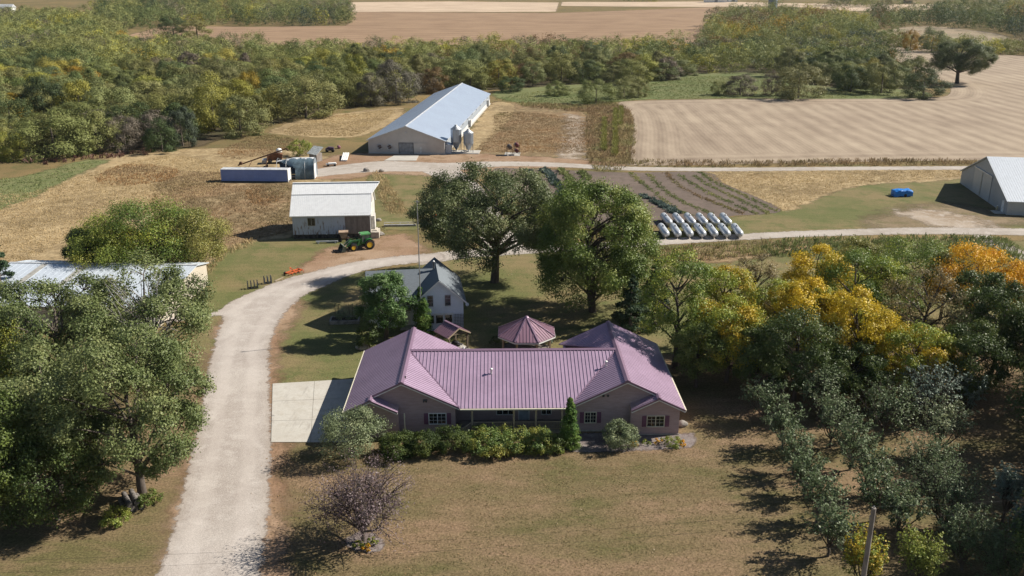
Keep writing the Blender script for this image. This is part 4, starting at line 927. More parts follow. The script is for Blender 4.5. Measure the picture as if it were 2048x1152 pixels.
def chair(x, y, rz, col, label):
    t = thing('garden_chair', label, 'chair', (x, y, .15), rz); m = M(col[0], col[1], .5)
    obj('seat', MB().box(-.28, .28, -.26, .26, .38, .43), m, t); obj('backrest', MB().prism([(-.28, .24, .43), (.28, .24, .43), (.24, .4, 1.0), (-.24, .4, 1.0)], (0, .04, 0)), m, t)
    for sx in (-.25, .25):
        for sy in (-.23, .23): obj('leg', MB().box(sx-.03, sx+.03, sy-.03, sy+.03, 0, .38), m, t)
        obj('armrest', MB().box(sx*1.15-.04, sx*1.15+.04, -.25, .3, .62, .66).box(sx*1.15-.03, sx*1.15+.03, -.24, -.18, .4, .62), m, t)
chair(2.55, 96.9, R(200), ('red_plastic', (.5, .03, .03)), 'bright red garden chair under the front edge of the gazebo roof')
chair(.9, 97.2, R(150), ('grey_wicker', (.25, .23, .21)), 'dull grey garden chair in the shade of the gazebo')
# little well shelter with plum roof, and the kettle grill under it
def shelter():
    t = thing('grill_shelter', 'small open shelter with plum gable roof between farmhouse and ranch house', 'shelter', (-7.2, 99.6, 0), R(38))
    hx, hy, E, RZ = 1.45, 1.5, 2.2, 3.05
    r = MB()
    for q in (-1, 1): roofpane(r, [(0, -hy, RZ), (q*(hx+.2), -hy, E-.1), (q*(hx+.2), hy, E-.1), (0, hy, RZ)], .08, .36, 1, .05, .035)
    ro = obj('roof', r, maroonroof, t); obj('ridge_cap', MB().beam((0, -hy-.02, RZ+.03), (0, hy+.02, RZ+.03), .3, .05), plumtrim, ro)
    obj('gable_trim', MB().beam((0, -hy-.03, RZ-.1), (hx+.2, -hy-.03, E-.2), .05, .13).beam((0, -hy-.03, RZ-.1), (-hx-.2, -hy-.03, E-.2), .05, .13), tan, ro)
    for x in (-1.3, 1.3):
        for y in (-1.3, 1.2): obj('post', MB().box(x-.09, x+.09, y-.09, y+.09, 0, E+.1), wood, t)
    obj('tie_beam', MB().box(-1.3, 1.3, -1.36, -1.24, E-.02, E+.12), wood, t)
    obj('paving', MB().box(-1.5, 1.5, -1.6, 1.4, -.05, .06), conc, t)
    g = thing('kettle_grill', 'dark covered barbecue grill beneath the small plum roofed shelter', 'grill', (-6.75, 98.7, .06), R(-20))
    obj('lid', MB().blob((0, 0, .95), (.55, .35, .28), 4, .04), black, g); obj('firebox', MB().box(-.5, .5, -.3, .3, .62, .92), M('dark_steel', (.07, .07, .075), .5), g)
    for sx in (-.45, .45):
        for sy in (-.25, .25): obj('leg', MB().box(sx-.03, sx+.03, sy-.03, sy+.03, 0, .62), black, g)
    obj('side_shelf', MB().box(.51, .9, -.25, .25, .86, .9), M('dark_steel', (.07, .07, .075)), g)
shelter()
# radio mast
mt = thing('radio_mast', 'tall thin grey antenna mast rising behind the twin arborvitae', 'mast', (-11.35, 104.2, 0))
obj('pole', MB().tube([(0, 0, 0), (0, 0, 16.9)], [.085, .05], 8), galv, mt)
obj('antenna', MB().tube([(-.28, 0, 16.95), (.28, 0, 16.95)], .03, 6).tube([(0, -.2, 16.8), (0, .2, 16.8)], .025, 6).box(-.1, .1, -.08, .08, 16.84, 17.06), galv, mt)
obj('base_bracket', MB().box(-.2, .2, -.2, .2, 0, .15), conc, mt)
# tractor with loader
def wheel(par, x, y, r, w, name='wheel'):
    X = Matrix.Translation((x, y, r)) @ Matrix.Rotation(R(90), 4, 'X'); k = r*.56
    o = obj(name, MB().lathe([(k, -w/2), (r*.9, -w/2), (r, -w*.36), (r, w*.36), (r*.9, w/2), (k, w/2)], 30, X, True, False), rubber, par)
    tr = MB()
    for i in range(22):
        a = 2*math.pi*i/22
        for q in (-1, 1): tr.add([(r*math.cos(a)*.99, r*math.sin(a)*.99, q*.02), (r*math.cos(a+.1)*.99, r*math.sin(a+.1)*.99, q*w*.45), (r*math.cos(a+.2)*1.035, r*math.sin(a+.2)*1.035, q*w*.45), (r*math.cos(a+.1)*1.035, r*math.sin(a+.1)*1.035, q*.02)], [(0, 1, 2, 3)], False, X)
    obj('tread', tr, rubber, o)
    obj('rim', MB().lathe([(k, -w*.42), (k*.9, -w*.3), (k*.55, -w*.12), (k*.28, -w*.2), (0, -w*.2)], 24, X).lathe([(k, w*.42), (k*.9, w*.3), (k*.55, w*.12), (k*.28, w*.2), (0, w*.2)], 24, X), yellow, o)
    return o
def tractor():
    bR, bF = G(734.5, 499), G(702.5, 503); d = bF-bR; rz = math.atan2(d[1], d[0])+R(180)   # local -x is forward
    L = float(np.linalg.norm(d[:2])); t = thing('tractor', 'green farm tractor with cab, yellow wheels and front loader, parked below the old barn', 'tractor', ((bR[0]+bF[0])/2, (bR[1]+bF[1])/2+.9, 0), rz)
    h = L/2; rr, rf = .86, .64
    for y in (-.95, .95): wheel(t, h, y, rr, .48, 'rear_wheel'); wheel(t, -h, y, rf, .38, 'front_wheel')
    b = MB().prism([(-h-.55, -.34, .75), (-h-.6, -.34, 1.35), (-h-.3, -.34, 1.55), (.15, -.34, 1.68), (.15, -.34, .72)], (0, .68, 0)); obj('hood', b, greenp, t)
    gr = MB().box(-h-.63, -h-.60, -.28, .28, .85, 1.32); obj('grille', gr, black, t)
    obj('chassis', MB().box(-h-.3, h+.3, -.24, .24, .5, .8).box(-h-.06, -h+.06, -.75, .75, .56, .72).box(h-.1, h+.1, -.75, .75, .75, .98), M('dark_chassis', (.05, .06, .05), .7), t)
    obj('exhaust_pipe', MB().tube([(-.5, .2, 1.6), (-.5, .2, 2.35), (-.42, .2, 2.5)], .06, 10), black, t)
    c = MB()
    for x, y in ((.2, -.62), (.2, .62), (1.55, -.62), (1.55, .62), (.85, -.66), (.85, .66)): c.beam((x, y, 1.05), (x+.02, y*.95, 2.5), .08)
    c.box(.15, 1.6, -.64, .64, .95, 1.3); obj('cab_frame', c, greenp, t)
    ro = obj('cab_roof', MB().prism([(.0, -.72, 2.5), (1.75, -.72, 2.5), (1.68, -.68, 2.68), (.1, -.68, 2.68)], (0, 1.42, 0)), M('roof_green', (.09, .30, .10), .4), t)
    gl = MB().box(.22, 1.55, -.625, -.6, 1.3, 2.5).box(.22, 1.55, .6, .625, 1.3, 2.5).box(.2, .22, -.58, .58, 1.5, 2.48).box(1.55, 1.57, -.58, .58, 1.4, 2.48); obj('cab_glass', gl, M('cab_glass', (.10, .12, .12), .1, .6), t)
    obj('seat', MB().box(.85, 1.3, -.25, .25, 1.25, 1.45).box(1.25, 1.38, -.25, .25, 1.4, 2.0), black, t)
    for y in (-1, 1):
        f = MB(); n_ = 8
        for i in range(n_):
            a0, a1 = R(20+i*18), R(20+(i+1)*18); P = lambda a, q: (h+(rr+.1)*math.cos(a), q, rr+(rr+.1)*math.sin(a)); q0, q1 = sorted((y*.6, y*1.22))
            f.prism([P(a0, q0), P(a1, q0), P(a1, q1), P(a0, q1)], (0, 0, .03))
        obj('fender', f, greenp, t)
    for y in (-.62, .62):
        obj('loader_arm', MB().beam((.05, y, 1.75), (-h-.2, y, 1.62), .12, .2).beam((-h-.2, y, 1.62), (-h-1.35, y, .55), .12, .18).beam((-.55, y, .8), (-.1, y, 1.8), .12, .24), greenp, t)
        obj('hydraulic_cylinder', MB().tube([(-.6, y*.86, 1.0), (-h-.35, y*.86, 1.42)], .05, 8).tube([(-h-.4, y*.8, 1.6), (-h-1.3, y*.8, 1.0)], .045, 8), galv, t)
    X = -h-1.35
    bk = MB().prism([(X, -1.1, .15), (X-.75, -1.1, .12), (X-.75, -1.1, .16), (X-.05, -1.1, .22), (X+.02, -1.1, .95), (X-.3, -1.1, 1.12), (X-.32, -1.1, 1.06), (X-.06, -1.1, .9)], (0, 2.2, 0))
    for y in (-1.1, 1.06): bk.prism([(X, y, .15), (X-.75, y, .13), (X-.32, y, 1.08), (X, y, .95)], (0, .04, 0))
    obj('loader_bucket', bk, M('worn_bucket', (.16, .19, .16), .7, .3, .3, .3), t)
    fk = MB()
    for y in (-.45, .45): fk.beam((X-.7, y, .2), (X-1.7, y, .1), .12, .06)
    fk.box(X-1.72, X-1.6, -.55, .55, .08, .3)
    obj('bale_fork', fk, black, t)
    for y in (-.5, .5): obj('work_light', MB().box(-.02, .06, y-.1, y+.1, 2.52, 2.64), white, t)
tractor()
# gravity box wagon behind the tractor
def hopper(px, w, label, mat, rz):
    b = G(*px); t = thing('hopper_wagon', label, 'wagon', b, rz)
    obj('box', MB().prism([(-w, -.7, 1.7), (w, -.7, 1.7), (.35, -.7, .65), (-.35, -.7, .65)], (0, 1.4, 0)), mat, t)
    obj('rim_board', MB().box(-w-.05, w+.05, -.76, -.70, 1.55, 1.72).box(-w-.05, w+.05, .70, .76, 1.55, 1.72), mat, t)
    obj('frame', MB().box(-w, w, -.45, -.35, .4, .5).box(-w, w, .35, .45, .4, .5).beam((w, 0, .42), (w+1.1, 0, .35), .1), rust_, t)
    for x in (-w*.75, w*.75):
        for y in (-.7, .7): obj('wheel', MB().lathe([(.1, -.1), (.3, -.11), (.34, 0), (.3, .11), (.1, .1)], 16, Matrix.Translation((x, y, .34)) @ Matrix.Rotation(R(90), 4, 'X')), rubber, t)
hopper((688, 482), .8, 'small faded tan orange hopper wagon in front of the old barn, behind the tractor', M('faded_orange', (.45, .33, .24), .7, .2, 0, .2), R(10))
hopper((888, 450), 1.9, 'orange wagon behind the bur oak, glimpsed through its leaves', orange, R(-10))
a, b = G(632, 487), G(676, 486); tag(obj('steel_beam', MB().beam((a[0], a[1], .3), (b[0], b[1], .3), .3, .22).box(a[0]+.3, a[0]+.5, a[1]-.3, a[1]+.3, 0, .2).box(b[0]-.5, b[0]-.3, b[1]-.3, b[1]+.3, 0, .2), M('pale_beam', (.42, .45, .47), .6)), 'pale grey beam lying on the grass left of the tractor loader', 'beam')
# feed bunk rails right of the barn
a, b = G(768, 453), G(832, 452); f = thing('feed_bunk', 'low pale concrete feed bunk with rail, right of the old barn', 'feed bunk', (a[0], a[1], 0), math.atan2(b[1]-a[1], b[0]-a[0])); LL = float(np.linalg.norm((b-a)[:2]))
obj('trough', MB().box(0, LL, -.3, .3, 0, .35), M('grey_concrete_foot', (.3, .29, .28)), f); obj('rail', MB().box(0, LL, .36, .42, .6, .68), white, f)
for k in range(5): obj('rail_post', MB().box(LL*k/4-.04, LL*k/4+.04, .35, .43, 0, .6), white, f)
def boulder(px, r, label, seed, mat=stone, dz=.55, cat='boulder'):
    b = G(*px); o = obj('boulder', MB().blob((0, 0, 0), r, seed, .16, 18), mat); o.location = (b[0], b[1], b[2]+r[2]*dz); return tag(o, label, cat)
boulder((725, 697), (.85, .7, .6), 'big rounded pale boulder at the back corner of the ranch house, by the garage', 3)
boulder((759, 470), (.9, .6, .35), 'flat pale rock on the ground beside the barn entry step', 4)
boulder((757, 442), (.55, .4, .35), 'tan rock in the grass right of the old barn wall', 6)
boulder((733, 343), (.8, .5, .5), 'grey rock at the edge of the back road, left of two', 7)
boulder((763, 344), (.7, .45, .45), 'pale rock at the edge of the back road, right of two', 8)
boulder((1365, 852), (.5, .5, .42), 'round whitish rock by the right corner of the ranch house', 9)
# black racks and red implement by the drive
def rack(px, n, label, rz, s=1.):
    b = G(*px); t = thing('steel_rack', label, 'steel rack', b, rz)
    obj('base_rail', MB().beam((-.9*s, -.25, .1), (.9*s, -.25, .1), .12).beam((-.9*s, .35, .1), (.9*s, .35, .1), .12), black, t)
    for k in range(n):
        x = -.8*s+1.6*s*k/(n-1); obj('upright', MB().beam((x, -.25, .1), (x, -.2, 1.05), .13).beam((x, .35, .1), (x, .3, 1.15), .13).beam((x, -.2, .7), (x, .3, .75), .1), M('slate_steel', (.09, .10, .12), .6), t)
rack((506, 577), 4, 'dark steel rack of upright prongs beside the gravel drive, the larger one', R(20), .85)
rack((536, 567), 3, 'smaller dark steel rack of posts beside the gravel drive', R(25), .6)
def implement():
    a, b = G(575, 551), G(601, 543); t = thing('field_implement', 'low red orange farm implement lying at the edge of the drive lawn', 'farm implement', (a+b)/2, math.atan2(b[1]-a[1], b[0]-a[0]))
    L = float(np.linalg.norm((b-a)[:2]))/2
    obj('frame', MB().beam((-L, -.4, .35), (L, -.4, .35), .16).beam((-L, .4, .35), (L, .4, .35), .16).beam((-L, -.4, .35), (-L, .4, .35), .16).beam((L, -.4, .35), (L, .4, .35), .16).beam((0, -.4, .35), (0, .4, .35), .16), orange, t)
    for k in range(4): obj('shank', MB().tube([(-L+.3+k*.7, -.4, .35), (-L+.3+k*.7, -.75, .45), (-L+.3+k*.7, -.8, .05)], .05, 6), orange, t)
    obj('hitch', MB().beam((-.3, .4, .35), (0, .9, .8), .1).beam((.3, .4, .35), (0, .9, .8), .1), orange, t)
    for x in (-L, L): obj('gauge_wheel', MB().lathe([(.06, -.06), (.22, -.07), (.25, 0), (.22, .07), (.06, .06)], 14, Matrix.Translation((x, .6, .25)) @ Matrix.Rotation(R(90), 4, 'X')), rubber, t)
implement()
a, b = G(550, 563), G(566, 556); tag(obj('plank', MB().beam((a[0], a[1], .08), (b[0], b[1], .08), .25, .08), M('tan_timber', (.42, .34, .25))), 'pale plank lying on the gravel edge beside the red implement', 'plank')
# raised bed with stakes
def bed():
    b = G(690, 644); t = thing('raised_bed', 'stone edged raised garden bed with thin stakes, left of the maple', 'garden bed', b, R(4))
    obj('edging', MB().box(-1.9, 1.9, -.9, -.7, 0, .5).box(-1.9, 1.9, .7, .9, 0, .5).box(-1.9, -1.7, -.7, .7, 0, .5).box(1.7, 1.9, -.7, .7, 0, .5), stone, t); obj('earth', MB().box(-1.7, 1.7, -.7, .7, 0, .42), M('dark_earth', (.06, .045, .035), .95), t)
    for x in (-1.2, -.75, .6, 1.05): obj('stake', MB().box(x-.03, x+.03, .2, .26, .4, 2.4), M('dark_stake', (.09, .075, .06)), t)
    boulder((683, 626), (.3, .3, .3), 'small white rock on the raised garden bed', 12, stone)
bed()
# weathered stump and log at the foot of the left oak
b = G(263, 1012); st = thing('log_pile', 'pile of grey weathered logs at the foot of the left oak', 'log pile', b, R(35))
for k, (x, z, r) in enumerate(((0, .3, .3), (.62, .27, .27), (-.6, .26, .26), (.3, .78, .25), (-.3, .76, .24))): obj('log', MB().tube([(x, -1.1, z), (x+.03, 1.1, z)], [r, r*.92], 12), M('grey_bark', (.22, .20, .185), .95, .1, 0, .3, 3, None, .4), st)
# utility poles and wires
up = M('grey_pole_wood', (.34, .30, .27), .95, .1, 0, .2, 3, None, .3, (1, 1, .2))
def upole(x, y, H, label):
    t = thing('utility_pole', label, 'utility pole', (x, y, 0)); obj('post', MB().tube([(0, 0, -.2), (0, 0, H)], [.19, .145], 12), up, t)
    obj('insulator', MB().tube([(0, 0, H), (0, 0, H+.14)], [.05, .04], 8), galv, t); obj('bracket', MB().box(-.2, -.12, -.06, .06, H-.9, H-.6).box(-.18, .02, -.03, .03, H-.8, H-.7), galv, t); return t
pb = GY(1748, 1016, 50.3); H1 = float(pb[2]); px_ = float(pb[0]); upole(px_, 50.3, H1, 'grey wooden utility pole at the edge of the orchard, lower right')
def wire(p, q, sag, label):
    p, q = Vector(p), Vector(q); pts = [p.lerp(q, i/24)-Vector((0, 0, sag*4*(i/24)*(1-i/24))) for i in range(25)]
    tag(obj('power_line', MB().tube(pts, .006, 4, False), black), label, 'power line', 'power lines on the utility pole')
pl = GY(-250, 985, 44.5); pr = GY(2500, 1060, 55)
wire((px_, 50.3, H1+.12), (pl[0]-10, 44, H1), .8, 'thin upper power line running left from the utility pole over the lawn')
wire((px_, 50.28, H1-.75), (pl[0]-10, 44, H1-.9), .7, 'thin lower power line running left from the utility pole over the lawn')
wire((px_, 50.3, H1+.12), (pr[0], 55, H1+.3), .7, 'thin upper power line running right from the utility pole')
wire((px_, 50.32, H1-.75), (pr[0], 55, H1-.6), .7, 'thin lower power line running right from the utility pole')
# semi trailer, torn hoop shelter and junk beyond the old barn
def trailer():
    a, b = G(443, 364), G(576, 365); L = float(np.linalg.norm((b-a)[:2])); t = thing('box_trailer', 'long blue grey box trailer standing in the weeds behind the old barn', 'trailer', (a[0], a[1], 0), math.atan2(b[1]-a[1], b[0]-a[0])); H = 2.75
    bm = M('blue_grey_box', (.19, .27, .56), .5, .4, .1, .05, .5)
    w = MB().box(0, L, 0, 2.3, .25, H); x = .3
    while x < L-.2: w.box(x, x+.05, -.025, 0, .3, H-.1); x += .6
    obj('box', w, bm, t); obj('roof', MB().box(-.05, L+.05, -.05, 2.35, H+.003, H+.08), M('pale_trailer_roof', (.58, .60, .62), .5), t)
    obj('end_frame', MB().box(L+.002, L+.14, -.06, .14, .05, H+.1).box(L+.002, L+.14, 2.2, 2.38, .05, H+.1).box(L+.002, L+.14, .14, 2.2, H-.08, H+.1), white, t)
    for y in (.15, 1.2): obj('rear_door', MB().box(L+.002, L+.06, y+.02, y+.98, .35, H-.1), white, t)
    obj('bottom_rail', MB().box(0, L, -.04, -.001, .05, .245), M('dark_chassis', (.05, .06, .05)), t)
    for x in (1.5, L-1.2, L-2.4): obj('wheel', MB().lathe([(.1, -.15), (.42, -.15), (.46, 0), (.42, .15), (.1, .15)], 16, Matrix.Translation((x, .5, .3)) @ Matrix.Rotation(R(90), 4, 'X')), rubber, t)
trailer()
def hoop():
    b0 = G(603, 354); t = thing('hoop_shelter', 'hoop shelter under a torn blue grey tarp with white door frame, behind the trailer', 'shelter', b0, R(4))
    HW, HH, D = 2.9, 4.4, 8.2       # arch spans local y, length runs along local x; open end faces image right
    rs = np.random.default_rng(8); na, nl = 26, 22; V = []
    for i in range(nl):
        for j in range(na):
            a = math.pi*j/(na-1); x = -D*.62+D*i/(nl-1); sagf = max(0, (i/(nl-1) < .45)*(1-i/(nl-1)/.45)); y = -HW*math.cos(a); z = HH*math.sin(a)**.75
            f = .05*math.sin(i*.7+j*1.9)+.03*math.sin(i*2.3-j*.9); 
            if a < 1.3: y += .25*math.sin(i*.45)*(1.3-a); z = max(.1, z-sagf*1.3*(1.3-a))
            V.append((x, y+f*.8, max(.06, z+f*.5-sagf*.7)))
    I = np.arange(nl*na).reshape(nl, na); q = np.stack([I[:-1, :-1], I[1:, :-1], I[1:, 1:], I[:-1, 1:]], -1).reshape(-1, 4)
    keep = np.array([not (i < 11 and j < 11-i*.75) for i in range(nl-1) for j in range(na-1)])
    top = np.array([11 <= j+int(1.6*math.sin(i*1.3)) <= 15 for i in range(nl-1) for j in range(na-1)])
    obj('tarp', npmesh('tarp', np.array(V), q[keep & ~top], [M('faded_blue_tarp', (.12, .18, .225), .6, .3, 0, .22, 1.2)], smooth=True), None, t)
    obj('top_cover', npmesh('top_cover', np.array(V), q[keep & top], [M('white_tarp', (.74, .75, .76), .5, .3)], smooth=True), None, t)
    x = D*.38+.05; e = MB(); pts = [(x, -HW*math.cos(math.pi*j/20), HH*math.sin(math.pi*j/20)**.75) for j in range(21)]
    obj('end_wall', MB().prism(pts, (.08, 0, 0)), M('grey_end_cloth', (.20, .23, .26), .8), t)
    obj('door_panel', MB().box(x+.09, x+.16, -2.3, .1, .1, 3.2), white, t)
    ar = MB()
    for xx in (-D*.6, -D*.35, -D*.1, D*.15): ar.tube([(xx, -HW*math.cos(math.pi*j/16)*.98, HH*math.sin(math.pi*j/16)**.75*.98) for j in range(17)], .05, 6)
    obj('hoop_frame', ar, galv, t)
hoop()
def auger():
    a = GY(478, 334, 205); a[2] = 1.2; pe = G(573, 299)+0; t = thing('grain_auger', 'long rusty grain auger tilted up behind the trailer', 'grain auger', (0, 0, 0))
    A = Vector(G(476, 334)+[0, 0, .4]); B = Vector(GY(573, 297, 212.0)); obj('tube', MB().tube([A, B], .16, 8), rust_, t); obj('spout', MB().tube([B, B+Vector((.4, 0, -.5))], .2, 8), rust_, t)
    m = A.lerp(B, .62); w_ = G(532, 336); obj('strut', MB().beam(m, (w_[0], w_[1], .4), .12).beam(A.lerp(B, .3), (w_[0]-4, w_[1], .4), .1), rust_, t)
    for s in (-.9, .9): obj('wheel', MB().lathe([(.08, -.08), (.33, -.09), (.36, 0), (.33, .09), (.08, .08)], 14, Matrix.Translation((w_[0], w_[1]+s, .36)) @ Matrix.Rotation(R(90), 4, 'X')), rubber, t)
    obj('motor', MB().blob((A.x+.8, A.y, .9), (.5, .4, .4), 3, .1), rust_, t)
auger()
def combine():
    b = G(551, 326); t = thing('old_combine', 'derelict orange harvester with a white round tank, behind the torn shelter', 'harvester', b, R(12))
    obj('body', MB().prism([(-1.8, -1, .8), (1.6, -1, .8), (1.8, -1, 2.2), (.2, -1, 2.6), (-1.9, -1, 1.7)], (0, 2, 0)), M('rust_orange', (.24, .11, .06), .75, .2, 0, .3), t)
    obj('tank', MB().blob((1.1, -.2, 3.0), (.75, .7, .65), 5, .03), white, t)
    obj('header', MB().prism([(-2.0, -1.3, .3), (-3.2, -1.3, .2), (-3.0, -1.3, 1.0), (-2.0, -1.3, 1.1)], (0, 2.6, 0)), M('grey_header', (.30, .31, .33), .6), t)
    for x, r in ((.9, .7), (-1.2, .5)):
        for y in (-1.15, 1.15): obj('wheel', MB().lathe([(.15, -.2), (r*.9, -.2), (r, 0), (r*.9, .2), (.15, .2)], 18, Matrix.Translation((x, y, r)) @ Matrix.Rotation(R(90), 4, 'X')), rubber, t)
    obj('ladder', MB().beam((.4, -1.1, .5), (.2, -1.1, 2.3), .06).beam((.8, -1.1, .5), (.6, -1.1, 2.3), .06), rust_, t)
combine()
def junk():
    b = G(632, 322); t = thing('leaning_shed', 'little leaning shed with a peeling white metal roof, right of the hoop shelter', 'shed', b, R(-30))
    obj('wall', MB().box(-1.2, 1.2, -1, 1, 0, 2.0), M('grey_brown_boards', (.16, .125, .10)), t); obj('roof', MB().prism([(-1.5, -1.4, 1.9), (1.5, -1.4, 1.75), (1.5, 1.3, 3.3), (-1.5, 1.3, 3.4)], (0, 0, .08)), M('chalky_roof', (.55, .58, .57), .7, .2, 0, .25, 2.5), t)
    obj('door', MB().box(.2, .9, -1.06, -1.001, 0, 1.8), M('chalky_roof', (.55, .58, .57)), t)
    b = G(660, 304); t = thing('scrap_mower', 'dark purple machine left in the dry grass', 'machine', b, R(8))
    obj('body', MB().prism([(-1.1, -.5, .4), (1.1, -.5, .4), (1.0, -.5, 1.2), (-.3, -.5, 1.35), (-1.1, -.5, .9)], (0, 1, 0)), M('dull_purple', (.10, .06, .11), .6), t)
    for x in (-.7, .8): obj('wheel', MB().lathe([(.1, -.1), (.4, -.1), (.42, 0), (.4, .1), (.1, .1)], 14, Matrix.Translation((x, -.6, .42)) @ Matrix.Rotation(R(90), 4, 'X')), rubber, t)
    b = G(678, 297); t = thing('scrap_barrel', 'pinkish plastic barrel lying in the dry grass', 'barrel', b, R(20)); obj('body', drum(MB(), 0, .4, .4, 1.0), M('dusty_pink', (.35, .14, .20), .6), t); obj('hoop_band', MB().lathe([(.41, -.3), (.43, -.25), (.41, -.2)], 16, Matrix.Translation((0, 0, .4)) @ Matrix.Rotation(R(90), 4, 'X')), M('dull_purple', (.10, .06, .11)), t)
    b = G(663, 332); t = thing('flat_wagon', 'little flat grey trailer with a white load by the back road', 'wagon', b, R(12)); obj('deck', MB().box(-1.3, 1.1, -.6, .6, .45, .55), M('grey_header', (.30, .31, .33)), t); obj('load', MB().prism([(-.9, -.5, .553), (1.2, -.5, .553), (1.0, -.5, .8), (-.7, -.5, .75)], (0, 1, 0)), white, t)
    for x in (-.8, .8): obj('wheel', MB().lathe([(.08, -.08), (.25, -.09), (.28, 0), (.25, .09), (.08, .08)], 14, Matrix.Translation((x, -.7, .28)) @ Matrix.Rotation(R(90), 4, 'X')), rubber, t)
    for k in range(4):
        a_, b_ = G(683+k*3.2, 323), G(687.5+k*3.2, 311); p = obj('plastic_pipe', MB().tube([(a_[0], a_[1], .2+.05*(k % 2)), (b_[0], b_[1], .6)], .2, 10), white)
        tag(p, 'white plastic pipe in the bundle lying beside the back road', 'pipe', 'white pipes beside the back road')
junk()
# far farmsteads
def silo(px, H, r, label):
    b = G(*px); t = thing('farm_silo', label, 'silo', b); obj('shaft', MB().lathe([(r, 0), (r, H)], 20), M('blue_silo', (.28, .33, .40), .5, .4, .2), t)
    obj('dome', MB().lathe([(r, H), (r*.9, H+r*.45), (r*.6, H+r*.8), (0, H+r)], 20), M('bright_steel', (.66, .68, .70)), t); obj('chute', MB().box(-.5, .5, -r-.6, -r+.1, 0, H), galv, t)
silo((1543, 36), 24, 4.2, 'distant blue grey silo with a domed top above the trees')
def farfarm(px, w, H, label, m=white, roofm=None):
    b = G(*px); t = thing('distant_barn', label, 'barn', b); obj('wall', MB().box(-w, w, 0, 9, 0, H), m, t); obj('roof', MB().prism([(-w-.5, -.6, H), (-w-.5, 9.6, H), (-w-.5, 4.5, H+3.4)], (2*w+1, 0, 0)), roofm or M('bright_steel', (.66, .68, .70)), t)
    obj('door', MB().box(-2, 2, -.1, -.01, 0, H*.75), M('grey_door', (.30, .31, .33)), t)
farfarm((1432, 5), 14, 5, 'distant white barn on the pale field at the top edge'); farfarm((1466, 4), 6, 5, 'distant small white barn right of the longer one at the top edge')
farfarm((6, 26), 9, 5, 'distant white shed at the far left among the trees'); farfarm((1818, 7), 4, 3, 'tiny dark distant shed on the pale field at the top right', M('grey_brown_boards', (.16, .125, .10)), rust_)
# ================================================================== TREES AND PLANTS
bark = M('grey_brown_bark', (.13, .11, .095), .95, .1, 0, .3, 3, (.08, .066, .056), .4, (1, 1, .3)); palebark = M('pale_bark', (.30, .285, .27), .9, .1, 0, .2, 3, (.2, .19, .18), .3, (1, 1, .3))
LM = dict(
 buroak=leafmat('bur_oak_leaves', [(0, (.022, .032, .011)), (.4, (.044, .057, .021)), (.8, (.088, .10, .044)), (1, (.17, .16, .08))]),
 oak=leafmat('oak_leaves', [(0, (.027, .038, .013)), (.4, (.056, .073, .025)), (.8, (.115, .130, .052)), (1, (.22, .205, .085))], .15, .42, .45),
 cott=leafmat('cottonwood_leaves', [(0, (.030, .048, .010)), (.5, (.068, .093, .02)), (1, (.16, .168, .044))], .25, .45, .4),
 maple=leafmat('maple_leaves', [(0, (.014, .032, .009)), (.5, (.036, .068, .018)), (1, (.095, .14, .05))], .22, .42, .45),
 gold=leafmat('gold_leaves', [(0, (.17, .16, .018)), (.3, (.42, .32, .025)), (.75, (.62, .45, .035)), (1, (.60, .36, .035))], .3),
 goldgreen=leafmat('gold_green_leaves', [(0, (.06, .085, .018)), (.4, (.14, .16, .025)), (.62, (.36, .28, .025)), (1, (.56, .36, .028))], .25),
 green=leafmat('ash_leaves', [(0, (.028, .044, .012)), (.6, (.066, .086, .020)), (1, (.13, .135, .032))], .2, .42, .45),
 yelgreen=leafmat('yellow_green_leaves', [(0, (.06, .085, .018)), (.5, (.125, .145, .028)), (1, (.25, .225, .04))], .3),
 greenyel=leafmat('green_yellow_leaves', [(0, (.034, .056, .012)), (.55, (.078, .108, .02)), (.85, (.18, .18, .026)), (1, (.32, .26, .03))]),
 dark=leafmat('dark_leaves', [(0, (.018, .030, .009)), (.6, (.040, .057, .015)), (1, (.085, .098, .026))], .15, .42, .45),
 orange=leafmat('orange_leaves', [(0, (.46, .26, .018)), (.5, (.64, .38, .022)), (1, (.66, .30, .03))], .35),
 brown=leafmat('brown_olive_leaves', [(0, (.06, .052, .026)), (.5, (.125, .098, .045)), (1, (.22, .175, .075))], .25),
 olive=leafmat('olive_leaves', [(0, (.055, .06, .016)), (.5, (.105, .105, .03)), (1, (.18, .16, .045))], .22),
 apple=leafmat('apple_leaves', [(0, (.024, .038, .015)), (.5, (.066, .090, .040)), (1, (.18, .20, .12))], .12, .38, .5),
 silver=leafmat('silver_leaves', [(0, (.05, .07, .05)), (.5, (.10, .13, .10)), (1, (.2, .23, .2))], .12, .38, .5),
 plum=leafmat('plum_leaves', [(0, (.036, .024, .026)), (.5, (.066, .047, .050)), (1, (.15, .118, .118))], .15, .5, .3),
 spruce=leafmat('spruce_needles', [(0, (.012, .024, .013)), (.6, (.026, .043, .022)), (1, (.05, .07, .035))], .05, .6, .2),
 arb=leafmat('arborvitae_sprays', [(0, (.02, .045, .01)), (.5, (.045, .085, .018)), (1, (.10, .13, .03))], .1, .6, .2),
 yew=leafmat('yew_sprays', [(0, (.010, .018, .006)), (.5, (.028, .042, .011)), (1, (.075, .088, .022))], .1, .6, .2),
 hydr=leafmat('hydrangea_leaves', [(0, (.03, .055, .014)), (.45, (.07, .10, .026)), (.7, (.24, .24, .05)), (1, (.50, .42, .11))], .2, .5, .3),
 grey=leafmat('grey_green_leaves', [(0, (.045, .06, .03)), (.5, (.095, .115, .06)), (1, (.17, .18, .10))], .15),
 tint=leafmat('tinted_leaves', [(0, (.62, .64, .62)), (.5, (.9, .9, .9)), (1, (1.15, 1.12, 1.05))], .38, .6, .2, True))
